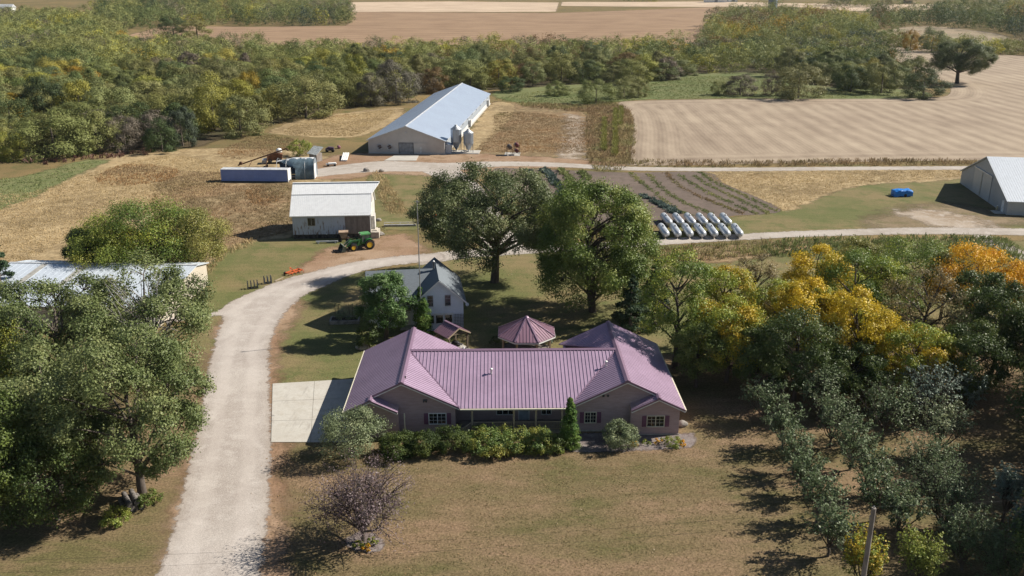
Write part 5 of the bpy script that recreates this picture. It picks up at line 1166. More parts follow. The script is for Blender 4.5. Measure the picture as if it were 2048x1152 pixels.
def dims(px, ytop, wpx, k=.6):
    b = G(*px); H = HT(px[0], ytop, b); s = ppm(b+np.array([0, 0, H*k])); return b, float(H), float(wpx/2/s)
CAT = 'tree'
def tree(px, ytop, w, kind, label, seed, name='broadleaf_tree', leaf=.26, nl=16, sub=18, per=26, group=None, bk=None, fat=1., **kw):
    b, H, RX = dims(px, ytop, w); kw.setdefault('zb', .22); kw.setdefault('lr', .40)
    g = tree_geo(seed, H*.97, RX*1.02, nl=nl, sub=sub, per=int(per*1.7), leaf=leaf*.82, **kw)
    return plant(name, label, kw.get('cat', CAT) if False else CAT, b, g, LM[kind], bk or bark, seed*1.3, (1, 1, 1), group, seed=seed)
# --- the great bur oak and the cottonwood in the back yard
b, H, RX = dims((989, 564), 335, 300)
goak = tree_geo(21, H*.97, RX*1.04, zb=.2, nl=36, lr=.235, sub=26, per=104, leaf=.25, shape='spread', trunk=.038, fork=H*.24, fuzz=.30, skew=-.12)
bur = plant('oak_tree', 'broad dark green bur oak with thick trunk in the lawn behind the farmhouse', 'tree', b, goak, LM['buroak'], bark, 0.)
b, H, RX = dims((1186, 624), 347, 252)
g = tree_geo(33, H*.97, RX*1.0, zb=.07, nl=42, lr=.28, sub=24, per=84, leaf=.25, trunk=.024, fork=H*.12, fuzz=.3)
g2 = vase_geo(34, H*.8, RX*.5, .1, 5, 4, 2, .2, .02); sk1 = tree_geo(35, H*.40, RX*.92, zb=.12, nl=12, lr=.33, sub=16, per=46, leaf=.24, trunk=.01, fuzz=.3); g = (tuple(np.concatenate([a_, b_]) for a_, b_ in zip(g[0], sk1[0])), g[1]+sk1[1][1:])
plant('cottonwood_tree', 'tall bright green cottonwood right of the bur oak, behind the gazebo', 'tree', b, (g[0], g[1]+g2[1]), LM['cott'], bark, .6)
b, H, RX = dims((772, 678), 541, 98)
plant('maple_tree', 'dense glossy green maple in front of the farmhouse wing', 'tree', b, tree_geo(41, H, RX*1.05, zb=.08, nl=22, lr=.36, sub=18, per=60, leaf=.21, trunk=.03, fuzz=.32), LM['maple'], bark)
lo_ = G(1914, 167); c = dup(bur, lo_, 2.2, 'lone spreading oak standing in the harvested field at the far right', None); c['label'] = 'lone spreading oak in the harvested field, far right'; s = HT(1914, 78, lo_)/HT(989, 335, G(989, 564)); c.scale = (s*1.12, s*1.12, s); c.name = 'oak_tree.001'
# --- oaks along the left of the drive
OAK = 'oak_tree'
tree((318, 812), 524, 285, 'oak', 'grey green oak by the drive whose crown covers the right end of the machine shed', 51, OAK, .27, 24, 20, 44, lr=.29, zb=.25, trunk=.028, fuzz=.30)
tree((140, 850), 545, 300, 'oak', 'tall grey green oak in front of the middle of the machine shed', 52, OAK, .27, 24, 20, 44, lr=.29, zb=.25, trunk=.028, fuzz=.30)
tree((285, 990), 650, 315, 'oak', 'large oak nearest the gravel drive, its trunk beside the log pile', 53, OAK, .25, 30, 22, 50, lr=.28, zb=.1, trunk=.022, fuzz=.30)
tree((120, 985), 700, 260, 'oak', 'dark oak deep in the left grove, left of the log pile oak', 54, OAK, .25, 26, 20, 42, lr=.3, zb=.06, trunk=.022)
tree((-20, 1050), 770, 250, 'green', 'dark green leafy tree at the lower left edge of the photo', 55, 'broadleaf_tree', .25, 24, 20, 40, lr=.3, zb=.06, trunk=.022)
tree((118, 1040), 850, 190, 'dark', 'low dark green tree in front of the left oaks, above the shaded lawn', 56, 'broadleaf_tree', .23, 20, 18, 36, zb=.03, trunk=.02)
tree((28, 880), 625, 150, 'yelgreen', 'yellow green tree at the left edge beside the oaks', 57, 'broadleaf_tree', .26, 18, 18, 30, zb=.15)
tree((280, 830), 668, 120, 'yelgreen', 'small bright yellow tree tucked among the left oaks', 58, 'broadleaf_tree', .24, 12, 16, 22, zb=.25)
tree((-60, 760), 545, 220, 'oak', 'oak mostly cut off by the left edge of the photo', 59, OAK, .28, 20, 18, 36, lr=.3)
b, H, RX = dims((312, 840), 536, 150); g = vase_geo(60, H, RX, .3, 9, 10, 2, .15, .018, .5); plant('dead_tree', 'bare grey dead branches standing among the left oaks', 'tree', b, g, LM['oak'], palebark, .4)
tree((8, 610), 468, 95, 'spruce', 'dark brownish spruce at the left edge beyond the machine shed', 61, 'spruce_tree', .3, 26, 14, 24, shape='cone', zb=.05, lr=.3, flat=.5)
# --- clump behind the machine shed
tree((185, 560), 455, 85, 'dark', 'dark round tree at the left of the clump behind the machine shed', 62, zb=.08, per=46, sub=22)
tree((232, 562), 445, 150, 'yelgreen', 'yellow green tree in the middle of the clump behind the machine shed', 63, zb=.06, nl=18, per=46, sub=22)
tree((305, 556), 410, 175, 'greenyel', 'tall green tree in the clump behind the machine shed', 64, zb=.06, nl=20, per=46, sub=22)
tree((382, 552), 418, 150, 'olive', 'olive green bushy tree at the right end of the clump behind the machine shed', 65, zb=.06, nl=18, per=46, sub=22)
tree((600, 312), 280, 45, 'yelgreen', 'small yellow green bush behind the torn hoop shelter', 66, 'bush', .35, 10, 10, 14, zb=.02)
# --- the grove right of the ranch house
GR = [((1348, 735), 490, 118, 'greenyel', 'tall green tree flecked with yellow at the left end of the right hand grove'), ((1440, 715), 515, 96, 'goldgreen', 'rounded yellow green crown second from the left end of the grove'),
 ((1452, 765), 588, 118, 'goldgreen', 'yellow topped tree leaning out toward the ranch house roof'), ((1500, 690), 487, 78, 'brown', 'thin brown half bare tree at the back left of the grove'), ((1560, 728), 555, 112, 'goldgreen', 'gold flecked tree between the two yellow ones in the left half of the grove'),
 ((1622, 665), 480, 108, 'gold', 'bright golden tree at the back of the grove, by the lane'), ((1592, 742), 548, 100, 'gold', 'golden crown just in front of the brightest golden tree'), ((1700, 692), 500, 142, 'greenyel', 'broad golden green crown in the middle of the grove'),
 ((1705, 612), 474, 90, 'olive', 'olive tree at the back edge of the grove beside the lane'), ((1805, 622), 487, 145, 'greenyel', 'wide green crown at the back of the grove, left of the orange tree'), ((1830, 748), 518, 132, 'brown', 'brown olive sparse tree in the middle right of the grove'),
 ((1928, 655), 488, 138, 'orange', 'vivid orange tree near the right end of the grove'), ((2028, 668), 523, 100, 'orange', 'second orange tree, cut by the right edge of the photo'), ((1935, 722), 520, 98, 'dark', 'dark green crown in front of the vivid orange tree'),
 ((1690, 775), 575, 118, 'gold', 'golden crown at the front of the grove, above the shaded orchard grass'), ((1738, 765), 602, 92, 'goldgreen', 'gold flecked green crown beside the front golden one'), ((1588, 800), 625, 142, 'dark', 'dark green shaded tree at the front of the grove'),
 ((1818, 808), 645, 118, 'goldgreen', 'gold tipped tree hanging low at the front right of the grove'), ((1975, 765), 555, 122, 'dark', 'large dark green tree near the right edge of the grove'), ((1925, 812), 642, 112, 'dark', 'lower dark green crown at the front right of the grove'),
 ((2050, 800), 590, 125, 'dark', 'dark tree cut by the right edge of the photo, in front of the orange ones'), ((1700, 815), 690, 112, 'dark', 'low shaded green crown at the front middle of the grove'), ((1392, 775), 640, 84, 'green', 'green lower crown at the left foot of the grove'),
 ((1510, 790), 650, 100, 'dark', 'dark shaded tree near the left front of the grove'), ((1770, 700), 520, 80, 'greenyel', 'narrow yellow green tree behind the brown sparse one'), ((1640, 730), 560, 80, 'goldgreen', 'yellow green crown between the golden crowns of the grove'), ((1880, 640), 500, 80, 'olive', 'olive crown between the wide green one and the orange tree')]
for i, (p, yt, w, k, lab) in enumerate(GR):
    sp = k == 'brown'
    tree(p, yt, w*1.22, k, lab, 100+i, 'ash_tree', .25 if not sp else .2, 18, 20, 30 if not sp else 13, 'trees of the grove right of the ranch house', zb=.14 if k != 'orange' else .2, lr=.36, trunk=.022, fuzz=.33)
for i, (p, yt, w, k, lab) in enumerate([((1262, 662), 545, 85, 'spruce', 'dark spruce in the shade right of the cottonwood'), ((1306, 640), 515, 80, 'spruce', 'taller dark spruce between cottonwood and grove'), ((2046, 610), 478, 60, 'spruce', 'dark evergreen at the right edge beside the lane')]):
    tree(p, yt, w, k, lab, 140+i, 'spruce_tree', .3, 26, 14, 24, shape='cone', zb=.04, lr=.3, flat=.5)
for i, (p, yt, w) in enumerate([((2190, 800), 560, 300), ((2180, 930), 640, 280), ((2230, 1090), 760, 330), ((2220, 1260), 960, 320)]):  # trees added beyond the frame to shade the grove and orchard
    tree(p, yt, w, 'dark', ['dark tree just outside the right edge, behind the grove', 'dark tree just outside the right edge, beside the grove', 'dark tree just outside the right edge, beside the orchard', 'dark tree just outside the lower right corner'][i], 150+i, 'ash_tree', .3, 26, 20, 40, zb=.06)
# --- orchard
OR_ = [((1527, 848), 4.3, 105, 'apple', 'topmost small apple tree of the leftmost orchard row'), ((1563, 898), 4.2, 100, 'apple', 'second apple tree from the top in the leftmost orchard row'), ((1585, 948), 4.0, 95, 'apple', 'third apple tree down the leftmost orchard row'), ((1607, 992), 3.8, 90, 'apple', 'fourth apple tree down the leftmost orchard row'),
 ((1633, 1045), 4.2, 115, 'apple', 'fifth apple tree down the leftmost orchard row, the broad one'), ((1655, 1112), 4.2, 120, 'apple', 'lowest apple tree of the leftmost orchard row'), ((1634, 842), 5.2, 115, 'apple', 'tall apple tree topping the second orchard row'), ((1660, 895), 4.9, 112, 'apple', 'apple tree with a bare lower trunk in the second orchard row'),
 ((1700, 940), 4.5, 105, 'apple', 'leafy apple tree in the middle of the second orchard row'), ((1728, 992), 4.4, 105, 'apple', 'pale apple tree in the lower second orchard row'), ((1748, 1042), 4.3, 112, 'apple', 'apple tree just above the utility pole top'), ((1795, 1082), 4.3, 118, 'apple', 'apple tree right of the utility pole'),
 ((1722, 802), 4.6, 52, 'green', 'slim young green tree at the back of the orchard'), ((1765, 882), 5.6, 140, 'apple', 'large many stemmed apple tree in the back middle of the orchard'), ((1850, 852), 6.3, 118, 'silver', 'tall silvery tree at the back right of the orchard'), ((1875, 915), 5.2, 115, 'grey', 'grey green tree below the tall silvery one'),
 ((1848, 990), 4.9, 128, 'apple', 'dense rounded tree in the right part of the orchard'), ((1885, 1062), 5.2, 158, 'apple', 'broad feathery tree in the right part of the orchard'), ((1922, 1140), 4.6, 118, 'apple', 'feathery green tree low in the right of the orchard'), ((1832, 1172), 4.0, 105, 'yelgreen', 'yellow green young tree at the bottom edge right of the pole'),
 ((1722, 1172), 4.0, 84, 'goldgreen', 'yellow and green young tree behind the foot of the utility pole'), ((2005, 1045), 4.8, 66, 'silver', 'narrow silvery tree standing in deep shade at the right'), ((2036, 1112), 4.4, 56, 'silver', 'small silvery tree at the right edge of the photo'), ((1992, 1180), 4.2, 115, 'apple', 'green tree at the bottom right corner of the photo'),
 ((1925, 835), 4.6, 70, 'silver', 'thin silvery tree half lost in shade at the back right')]
protos = {}
for i, (p, H, w, k, lab) in enumerate(OR_):
    b = G(*p); RX = w*.98/2/ppm(b+np.array([0, 0, H*.6])); fl = i in (16, 17, 18, 19, 20, 23)
    H *= 1.18; g = vase_geo(200+i, H, RX, .16 if not fl else .06, 10 if not fl else 13, 9 if not fl else 11, 26 if not fl else 36, .20 if not fl else .155, .022, 1.05 if not fl else 1.25, .08, .065)
    plant('fruit_tree', lab, 'fruit tree', b, g, LM[k], bark, i*.7, group='trees of the orchard', seed=i)
# --- shrubs round the house
def shrub(px, H, w, kind, label, seed, name='shrub', n=(12, 14, 34), leaf=.13, cat='shrub', shape='round', zb=.02, d=1., **kw):
    b = G(*px); RX = w/2/ppm(b+np.array([0, 0, H*.5])); g = tree_geo(seed, H, RX*.9, zb=zb, nl=n[0], sub=n[1], per=n[2], leaf=leaf, shape=shape, lr=kw.pop('lr', .42), trunk=.02, fuzz=.34, **kw)
    return plant(name, label, cat, b, g, LM[kind], bark, seed, (1, d, 1), parts=('foliage', 'stem'), seed=seed)
shrub((707, 912), 4.6, 128, 'grey', 'broad grey green serviceberry bush at the left front corner of the ranch house', 300, 'serviceberry', (20, 18, 34), .15, zb=.1)
shrub((795, 910), 1.9, 78, 'yew', 'dark green yew at the left end of the front hedge', 301, 'yew_bush', (14, 14, 46)); shrub((845, 906), 1.8, 74, 'yew', 'dark green yew in the middle of the front hedge', 302, 'yew_bush', (14, 14, 46)); shrub((902, 900), 1.75, 82, 'yew', 'dark green yew at the right end of the front hedge, by the porch', 303, 'yew_bush', (14, 14, 46))
shrub((972, 905), 1.75, 90, 'hydr', 'tall green shrub with pale yellow flowers left of the porch railing', 304, 'flowering_shrub', (14, 14, 34), .16); shrub((1025, 900), 1.65, 86, 'hydr', 'yellow blotched shrub in front of the middle of the porch', 305, 'flowering_shrub', (14, 14, 34), .16); shrub((1075, 898), 1.5, 78, 'hydr', 'yellow green shrub in front of the right half of the porch', 306, 'flowering_shrub', (14, 14, 34), .16); shrub((1110, 903), 1.5, 52, 'green', 'small dark leafed shrub at the foot of the columnar arborvitae', 307, 'shrub', (10, 12, 30), .14)
shrub((962, 880), 1.5, 40, 'green', 'low green shrub behind the left flowering shrub', 311, 'shrub', (8, 10, 22), .14)
shrub((1139, 895), 5.3, 44, 'arb', 'dark green columnar arborvitae in front of the ranch house porch', 308, 'arborvitae', (26, 16, 40), .13, 'shrub', 'column', .0, lr=.6)
shrub((842, 663), 6.0, 30, 'arb', 'taller left arborvitae of the pair in front of the farmhouse', 309, 'arborvitae', (24, 14, 34), .15, 'shrub', 'column', .0, lr=.62); shrub((849, 676), 5.2, 42, 'arb', 'broader right arborvitae of the pair in front of the farmhouse', 310, 'arborvitae', (24, 14, 34), .15, 'shrub', 'column', .0, lr=.62)
shrub((1238, 893), 2.5, 72, 'grey', 'rounded grey green bush between the windows of the right wing', 312, 'shrub', (16, 16, 36), .13); shrub((1345, 892), .95, 36, 'yelgreen', 'small yellow green mound plant at the right corner of the ranch house', 313, 'bedding_plant', (8, 10, 18), .1); shrub((1363, 893), .7, 20, 'orange', 'little orange yellow plant at the end of the stone bed', 314, 'bedding_plant', (6, 8, 14), .1)
for i, (x, y) in enumerate([(1268, 893), (1292, 890), (1316, 888), (1330, 884)]): shrub((x, y), .5, 18, ['orange', 'yelgreen', 'orange', 'yelgreen'][i], ['low rusty plant beside the rounded grey bush', 'yellow leafed plant under the right wing wall', 'low orange plant under the right front window', 'small yellowish plant left of the mound plant'][i], 320+i, 'bedding_plant', (5, 7, 10), .1)
shrub((738, 694), 3.4, 56, 'dark', 'dark bush in the shade at the foot of the maple', 330, 'shrub', (12, 14, 26), .18)
shrub((693, 640), 1.2, 46, 'grey', 'dull leafy plants filling the raised garden bed', 331, 'garden_plants', (9, 10, 16), .14)
shrub((1098, 690), 2.3, 30, 'silver', 'pale blossoming bush at the right of the gazebo', 332, 'shrub', (9, 10, 20), .13); shrub((1080, 690), 1.7, 22, 'yelgreen', 'yellow green bush under the right front edge of the gazebo', 333, 'shrub', (8, 10, 16), .13); shrub((990, 690), 1.2, 20, 'dark', 'dark hanging basket plant at the left edge of the gazebo', 334, 'shrub', (7, 8, 14), .12)
shrub((298, 1012), 1.3, 50, 'green', 'green bush beside the log pile under the left oak', 335, 'bush', (8, 12, 18), .14); shrub((232, 1048), 1.2, 60, 'yelgreen', 'yellowish bush in front of the log pile', 336, 'bush', (9, 12, 18), .14)
shrub((716, 1096), .55, 26, 'yelgreen', 'yellow green grass clump left in the ring bed under the purple tree', 340, 'grass_clump', (6, 8, 16), .1); shrub((746, 1090), .6, 24, 'yelgreen', 'yellowish grass clump right in the ring bed under the purple tree', 341, 'grass_clump', (6, 8, 16), .1); shrub((733, 1100), .45, 22, 'orange', 'small golden clump at the front of the ring bed under the purple tree', 342, 'grass_clump', (5, 7, 12), .1)
b, H, RX = dims((727, 1083), 925, 180); plant('plum_tree', 'sparse purple leafed plum tree in the front lawn', 'tree', b, vase_geo(350, H, RX*1.3, .14, 18, 14, 44, .14, .024, .30, .0, .085), LM['plum'], bark, .5)
# --- the wood: one prototype mesh per crown form, tinted tree by tree
PR = []
for i in range(10):
    g = tree_geo(400+i, 10., 4.6+.5*(i % 3), zb=-.25 if i < 8 else .05, nl=13, lr=.42, sub=26, per=34, leaf=.27, twigs=False, fuzz=.33, trunk=.025, shape='round' if i % 4 else 'column' if i == 8 else 'round')
    C, sz, B, LV = g[0]; V, Q = leafquads(C, sz, B, np.random.default_rng(i), .62, 3.6); Vt, Qt = nptube([(np.array([[0, 0, -.3], [.1, 0, 2.5], [.15, .1, 6]]), [.26, .2, .1])], 5)
    PR.append(npmesh('wood_tree', np.concatenate([V, Vt]), np.concatenate([Q, Qt+len(V)]), [LM['tint'], bark], {'lv': ('FLOAT', np.concatenate([LV, np.full(len(Qt), .3)]))}, np.concatenate([np.zeros(len(Q)), np.ones(len(Qt))])))
CLS = {'olive': (.275, .285, .095), 'mid green': (.19, .225, .075), 'dark green': (.09, .125, .04), 'yellow green': (.40, .375, .07), 'golden': (.42, .28, .035), 'russet': (.26, .16, .065), 'grey brown': (.225, .19, .125), 'blue green': (.075, .105, .068)}
wi = 0
def wtree(b, H, RX, cl, label, group, jit=.12):
    global wi; pr = PR[wi % (len(PR) if group else 8)]; o = bpy.data.objects.new('wood_tree', pr); COL.objects.link(o); wi += 1
    o.location = [float(v) for v in b]; o.rotation_euler = (0, 0, random.uniform(0, 6.28)); s = H/10.0; r = RX/5.4; o.scale = (r*random.uniform(.9, 1.1), r*random.uniform(.9, 1.1), s)
    c = CLS[cl]; k = random.uniform(1-jit*2, 1+jit*1.6); o.color = (c[0]*k*random.uniform(.92, 1.1), c[1]*k, c[2]*k*random.uniform(.9, 1.2), 1); return tag(o, label, 'tree', group)
W = [(165, 245, 150, 74, 'yellow green', 'bright yellow green round tree inside the left wood'), (500, 215, 138, 52, 'golden', 'golden tree at the right part of the left wood'), (542, 236, 170, 42, 'yellow green', 'yellow green tree below the golden one, at the wood edge'), (366, 292, 203, 62, 'blue green', 'blue green tree at the front edge of the left wood'),
 (325, 304, 240, 66, 'dark green', 'round glossy dark green tree at the front edge of the left wood'), (112, 312, 216, 132, 'olive', 'broad olive tree at the lower left front of the wood'), (198, 304, 212, 84, 'olive', 'olive tree right of the broad one at the front of the left wood'), (252, 300, 225, 68, 'grey brown', 'brownish olive tree at the front of the left wood'),
 (482, 272, 182, 84, 'olive', 'olive tree at the wood edge above the trailer'), (612, 236, 146, 118, 'olive', 'wide olive tree at the right front of the left wood'), (25, 270, 186, 74, 'dark green', 'dark tree at the left edge of the photo in the wood'), (24, 320, 256, 56, 'yellow green', 'yellowish bush at the far left front of the wood'), (430, 262, 150, 70, 'yellow green', 'yellow tinged tree in the left wood above the blue green one'),
 (792, 206, 120, 80, 'grey brown', 'bare looking grey brown tree left of the long barn roof'), (742, 212, 140, 60, 'grey brown', 'dull brown tree at the wood edge left of the long barn'), (920, 172, 114, 78, 'olive', 'olive tree just behind the ridge of the long barn'), (868, 186, 128, 52, 'russet', 'rust brown tree behind the long barn roof'), (1022, 184, 151, 48, 'dark green', 'dark round bush right of the far end of the long barn'),
 (1248, 196, 150, 46, 'olive', 'olive bush at the left corner of the pasture'), (1276, 194, 158, 36, 'olive', 'smaller olive bush at the left of the pasture'), (1110, 192, 163, 40, 'olive', 'small olive bush between the long barn and the field'), (1192, 206, 155, 66, 'olive', 'bushy olive tree at the head of the weedy strip'), (1125, 190, 165, 34, 'mid green', 'small green bush beside the olive one behind the paddock'),
 (1596, 196, 124, 98, 'olive', 'large rounded olive tree alone at the edge of the harvested field'), (1480, 190, 145, 68, 'grey brown', 'brown green bush in the pasture'), (1436, 190, 160, 32, 'olive', 'small bush at the left of the brown green one in the pasture'), (1542, 190, 142, 34, 'grey brown', 'small brown bush left of the large rounded olive tree'), (1762, 186, 113, 76, 'olive', 'olive tree near the right end of the wood by the harvested field'), (1846, 196, 139, 76, 'dark green', 'dark bushy tree at the tip of the wood in the harvested field'), (1700, 184, 128, 66, 'dark green', 'dark tree right of the pasture'), (1777, 140, 96, 28, 'golden', 'small yellow topped tree at the right end of the wood'),
 (348, 78, 36, 46, 'dark green', 'dark tree standing out against the corn field'), (395, 80, 42, 60, 'olive', 'tree right of the dark one against the corn field'), (1820, 100, 62, 30, 'golden', 'yellow tree in the hedgerow behind the lone oak'), (1862, 104, 56, 44, 'mid green', 'green tree in the hedgerow left of the lone oak')]
HP = []
for x, y, yt, w, cl, lab in W:
    b, H, RX = dims((x, y), yt, w); HP.append((b[0], b[1], RX)); wtree(b, H*.98, RX*1.14, cl, lab, None, .04)
HP = np.array(HP)
ZW = {'left wood': [(-300, 330), (0, 326), (60, 320), (150, 310), (300, 302), (370, 296), (450, 262), (560, 243), (640, 228), (690, 213), (760, 207), (815, 200), (850, 180), (700, 140), (690, 116), (500, 108), (330, 104), (250, 96), (225, 70), (190, 40), (-300, 30)],
 'wood behind the long barn': [(850, 180), (1000, 178), (1125, 168), (1215, 172), (1290, 168), (1300, 106), (1000, 106), (690, 114), (700, 140)],
 'wood above the harvested field': [(1290, 168), (1340, 160), (1420, 148), (1560, 150), (1630, 176), (1760, 180), (1855, 182), (1800, 140), (1742, 106), (1560, 100), (1300, 106)],
 'wood below the distant silo': [(1405, 104), (1560, 102), (1742, 104), (1740, 66), (1690, 48), (1560, 40), (1480, 42), (1422, 52)],
 'hedgerow behind the lone oak': [(1738, 88), (1800, 96), (1880, 106), (1960, 109), (2048, 112), (2200, 112), (2200, 100), (2048, 100), (1900, 97), (1800, 86), (1745, 78)],
 'wood behind the corn field': [(430, 52), (560, 53), (690, 52), (705, 38), (690, 20), (520, 18), (300, 18), (190, 20), (190, 40), (240, 66), (330, 52)],
 'wood at the top right': [(1740, 64), (1850, 52), (1985, 64), (2060, 80), (2250, 90), (2250, 24), (2000, 20), (1870, 24), (1850, 38), (1740, 36)],
 'small wood on the pale field': [(1662, 14), (1720, 15), (1798, 15), (1800, 9), (1670, 8)], 'woods on the skyline': [(330, 6), (330, 1), (480, 1), (560, 6)], 'trees along the top edge': [(1240, 3), (1310, 4), (1310, 1), (1240, 1)]}
allp = []
bl_ = np.array([-26.9, 226.6]); br = R(-5.2); bc_, bs_ = math.cos(br), math.sin(br)
for zi, (zn, px) in enumerate(ZW.items()):
    poly = np.array([G(*p)[:2] for p in px]); lo, hi = poly.min(0), poly.max(0); sp = 12.5 if zi < 3 else 11.5 if zi < 5 else 14.5
    nx, ny = int((hi[0]-lo[0])/sp)+1, int((hi[1]-lo[1])/sp)+1; gx, gy = np.meshgrid(np.arange(nx), np.arange(ny), indexing='ij')
    P = np.stack([gx.ravel()+.5*(gy.ravel() % 2), gy.ravel()], 1)*sp+lo+RNG.uniform(-.36, .36, (nx*ny, 2))*sp; P = P[inside(P, poly)]
    d = P-bl_; u = d[:, 0]*bc_+d[:, 1]*bs_; v = -d[:, 0]*bs_+d[:, 1]*bc_; P = P[~((np.abs(u) < 15) & (v > -8) & (v < 106))]
    dd = np.sqrt(((P[:, None]-HP[None, :, :2])**2).sum(2)); P = P[~(dd < HP[None, :, 2]*.85).any(1)]
    fx = 1024+F*P[:, 0]/P[:, 1]/1.02; P = P[(fx > -260) & (fx < 2310)]
    for p in P: allp.append((zi, zn, p[0], p[1]))
names = list(CLS); allp.sort(key=lambda a: math.hypot(a[2], a[3])); wts = {'dark': [.26, .26, .34, .05, .02, .03, .02, .02], 'std': [.60, .14, .07, .08, .012, .02, .06, .018], 'rus': [.40, .15, .08, .14, .04, .09, .09, .01]}
NI = 262; zz_ = []
for i, (zi, zn, x, y) in enumerate(allp):
    wt = wts['dark'] if zi in (5, 6, 7) or (zi == 2 and random.random() < .55) else wts['rus'] if zi in (1, 3) else wts['std']
    rc = random.Random(int(x//26)*7919+int(y//38)*104729); cl = (rc if random.random() < .55 else random).choices(names, wt)[0]; H = random.uniform(8.5, 13.5) if zi in (1, 2) else random.uniform(9, 14) if zi == 0 else random.uniform(7, 11) if zi in (4,) else random.uniform(12, 18); RX = random.uniform(5.8, 9.6)*(1.1 if zi > 4 else 1)
    H *= random.uniform(.8, 1.12)*(.8 if zi == 0 and y < 260 else 1)
    if i < NI: wtree((x, y, float(zt(x, y))-.1), H, RX, cl, f"{cl} crown in the {zn}", f"{cl} trees of the {zn}")
    else: zz_.append((x, y, H, RX, cl))
# the rest of the woods reads as one mass
LP = [tree_geo(500+i, 10., 4.9, zb=-.15, nl=10, lr=.46, sub=16, per=12, leaf=.5, twigs=False, fuzz=.36)[0] for i in range(6)]
Vs, Cs = [], []
for k, (x, y, H, RX, cl) in enumerate(zz_):
    C, sz, B, LV = LP[k % 6]; a = random.uniform(0, 6.28); ca, sa = math.cos(a), math.sin(a); s = np.array([RX/5.4, RX/5.4, H/10.])
    far = math.hypot(x, y) > 620; sel = slice(None, None, 2) if far else slice(None)
    c = C[sel]*s; c = np.stack([c[:, 0]*ca-c[:, 1]*sa+x, c[:, 0]*sa+c[:, 1]*ca+y, c[:, 2]+float(zt(x, y))], 1)
    V, _ = leafquads(c, sz[sel]*(1.35 if far else 1), B[sel], RNG, .65, 3.6); Vs.append(V); col = np.array(CLS[cl])*random.uniform(.8, 1.2)
    Cs.append(np.concatenate([col[None]*(.7+.5*LV[sel, None]), np.ones((len(c), 1))], 1))
V = np.concatenate(Vs); Cc = np.concatenate(Cs)
fm = bpy.data.materials.new('far_woodland'); n = N(fm); ac = n.attr('col', 'Color'); n.out(n.a('ShaderNodeMixShader', {0: .16, 1: n.bsdf(ac, .6, .2), 2: n.a('ShaderNodeBsdfTranslucent', {'Color': ac}).outputs[0]}).outputs[0])
tag(obj('far_woodland', npmesh('far_woodland', V, np.arange(len(V)).reshape(-1, 4), [fm], {'col': ('FLOAT_COLOR', Cc)}), None), 'mass of mixed autumn woodland reaching back to the fields', 'woodland', None, 'stuff')
print('wood', len(allp), 'stuff', len(zz_), len(V)//4)
# --- grass, weeds and crop rows
GM = leafmat('dry_grass_blades', [(0, (.26, .195, .10)), (.35, (.38, .29, .155)), (.7, (.48, .375, .21)), (1, (.36, .24, .12))], .3, .8, .1)
WM_ = leafmat('weed_stalks', [(0, (.135, .13, .055)), (.4, (.20, .15, .08)), (.75, (.29, .205, .12)), (1, (.33, .20, .095))], .2, .8, .1)
GG = leafmat('green_weeds', [(0, (.055, .068, .024)), (.5, (.095, .108, .042)), (1, (.16, .15, .06))], .25, .7, .15)
YG = leafmat('yellow_green_rows', [(0, (.10, .105, .03)), (1, (.21, .20, .055))], .25, .7, .15)
KB = leafmat('cabbage_leaves', [(0, (.02, .032, .027)), (.6, (.038, .055, .046)), (1, (.085, .11, .10))], .1, .5, .4)
RU = leafmat('red_underbrush_leaves', [(0, (.06, .03, .028)), (.5, (.10, .06, .042)), (1, (.10, .10, .04))], .2)
rg = np.random.default_rng(77)
def stuff(name, label, polys, den, h, mat, cat='grass', off=.5, amp=.45, s=.07, **kw):
    P = pts_in([wpoly(p) for p in polys], den, rg); lv = off+amp*wav(P, s, 1.7)+.25*wav(P, s*4.3, .4)
    return tag(obj(name, tufts(name, P, h, mat, rg, lv=lv, **kw), None), label, cat, None, 'stuff')
stuff('dry_meadow_grass', 'tall golden dry grass of the meadow left of the old barn', [[(-100, 600), (-100, 400), (60, 385), (200, 340), (340, 312), (440, 330), (440, 370), (330, 420), (200, 440), (60, 520)], [(570, 268), (610, 242), (720, 226), (790, 222), (720, 268), (650, 272)], [(1410, 348), (1560, 344), (1915, 341), (1910, 355), (1720, 368), (1640, 392), (1570, 420), (1520, 396)]], 4., .2, GM, blades=4, width=.05, spread=.3)
stuff('rusty_weeds', 'rust brown weeds and brush between meadow and old barn', [[(330, 360), (440, 345), (450, 372), (580, 372), (585, 455), (500, 478), (420, 490), (360, 440), (300, 410)], [(1000, 225), (1160, 240), (1175, 300), (1060, 305), (960, 300), (990, 262)], [(440, 300), (540, 270), (600, 290), (480, 318)]], 2.4, .27, WM_, 'weeds', blades=5, width=.055, spread=.35, off=.55)
stuff('rust_orange_clumps', 'orange rust clumps of dock weed in the dry meadow', [[(190, 360), (250, 330), (350, 338), (340, 360), (250, 372)], [(490, 385), (520, 372), (570, 390), (540, 410), (500, 405)]], 2.2, .36, WM_, 'weeds', blades=6, width=.06, off=.95, amp=.1)
stuff('field_edge_weeds', 'brown and green weeds along the edge of the harvested field', [[(1180, 330), (1178, 215), (1225, 208), (1262, 226), (1264, 322)], [(1262, 331), (1268, 322), (1500, 324), (1700, 320), (1930, 322), (1930, 330), (1700, 332), (1400, 334)], [(1040, 205), (1170, 212), (1180, 225), (1060, 215)]], 1.1, .75, WM_, 'weeds', blades=5, width=.08, off=.35, amp=.35)
stuff('lane_side_brush', 'tangled brown and green brush along the farm lane above the grove', [[(1290, 503), (1440, 489), (1560, 483), (1560, 505), (1450, 520), (1330, 528)]], 1.5, .7, WM_, 'brush', blades=6, width=.07, off=.3, amp=.4)
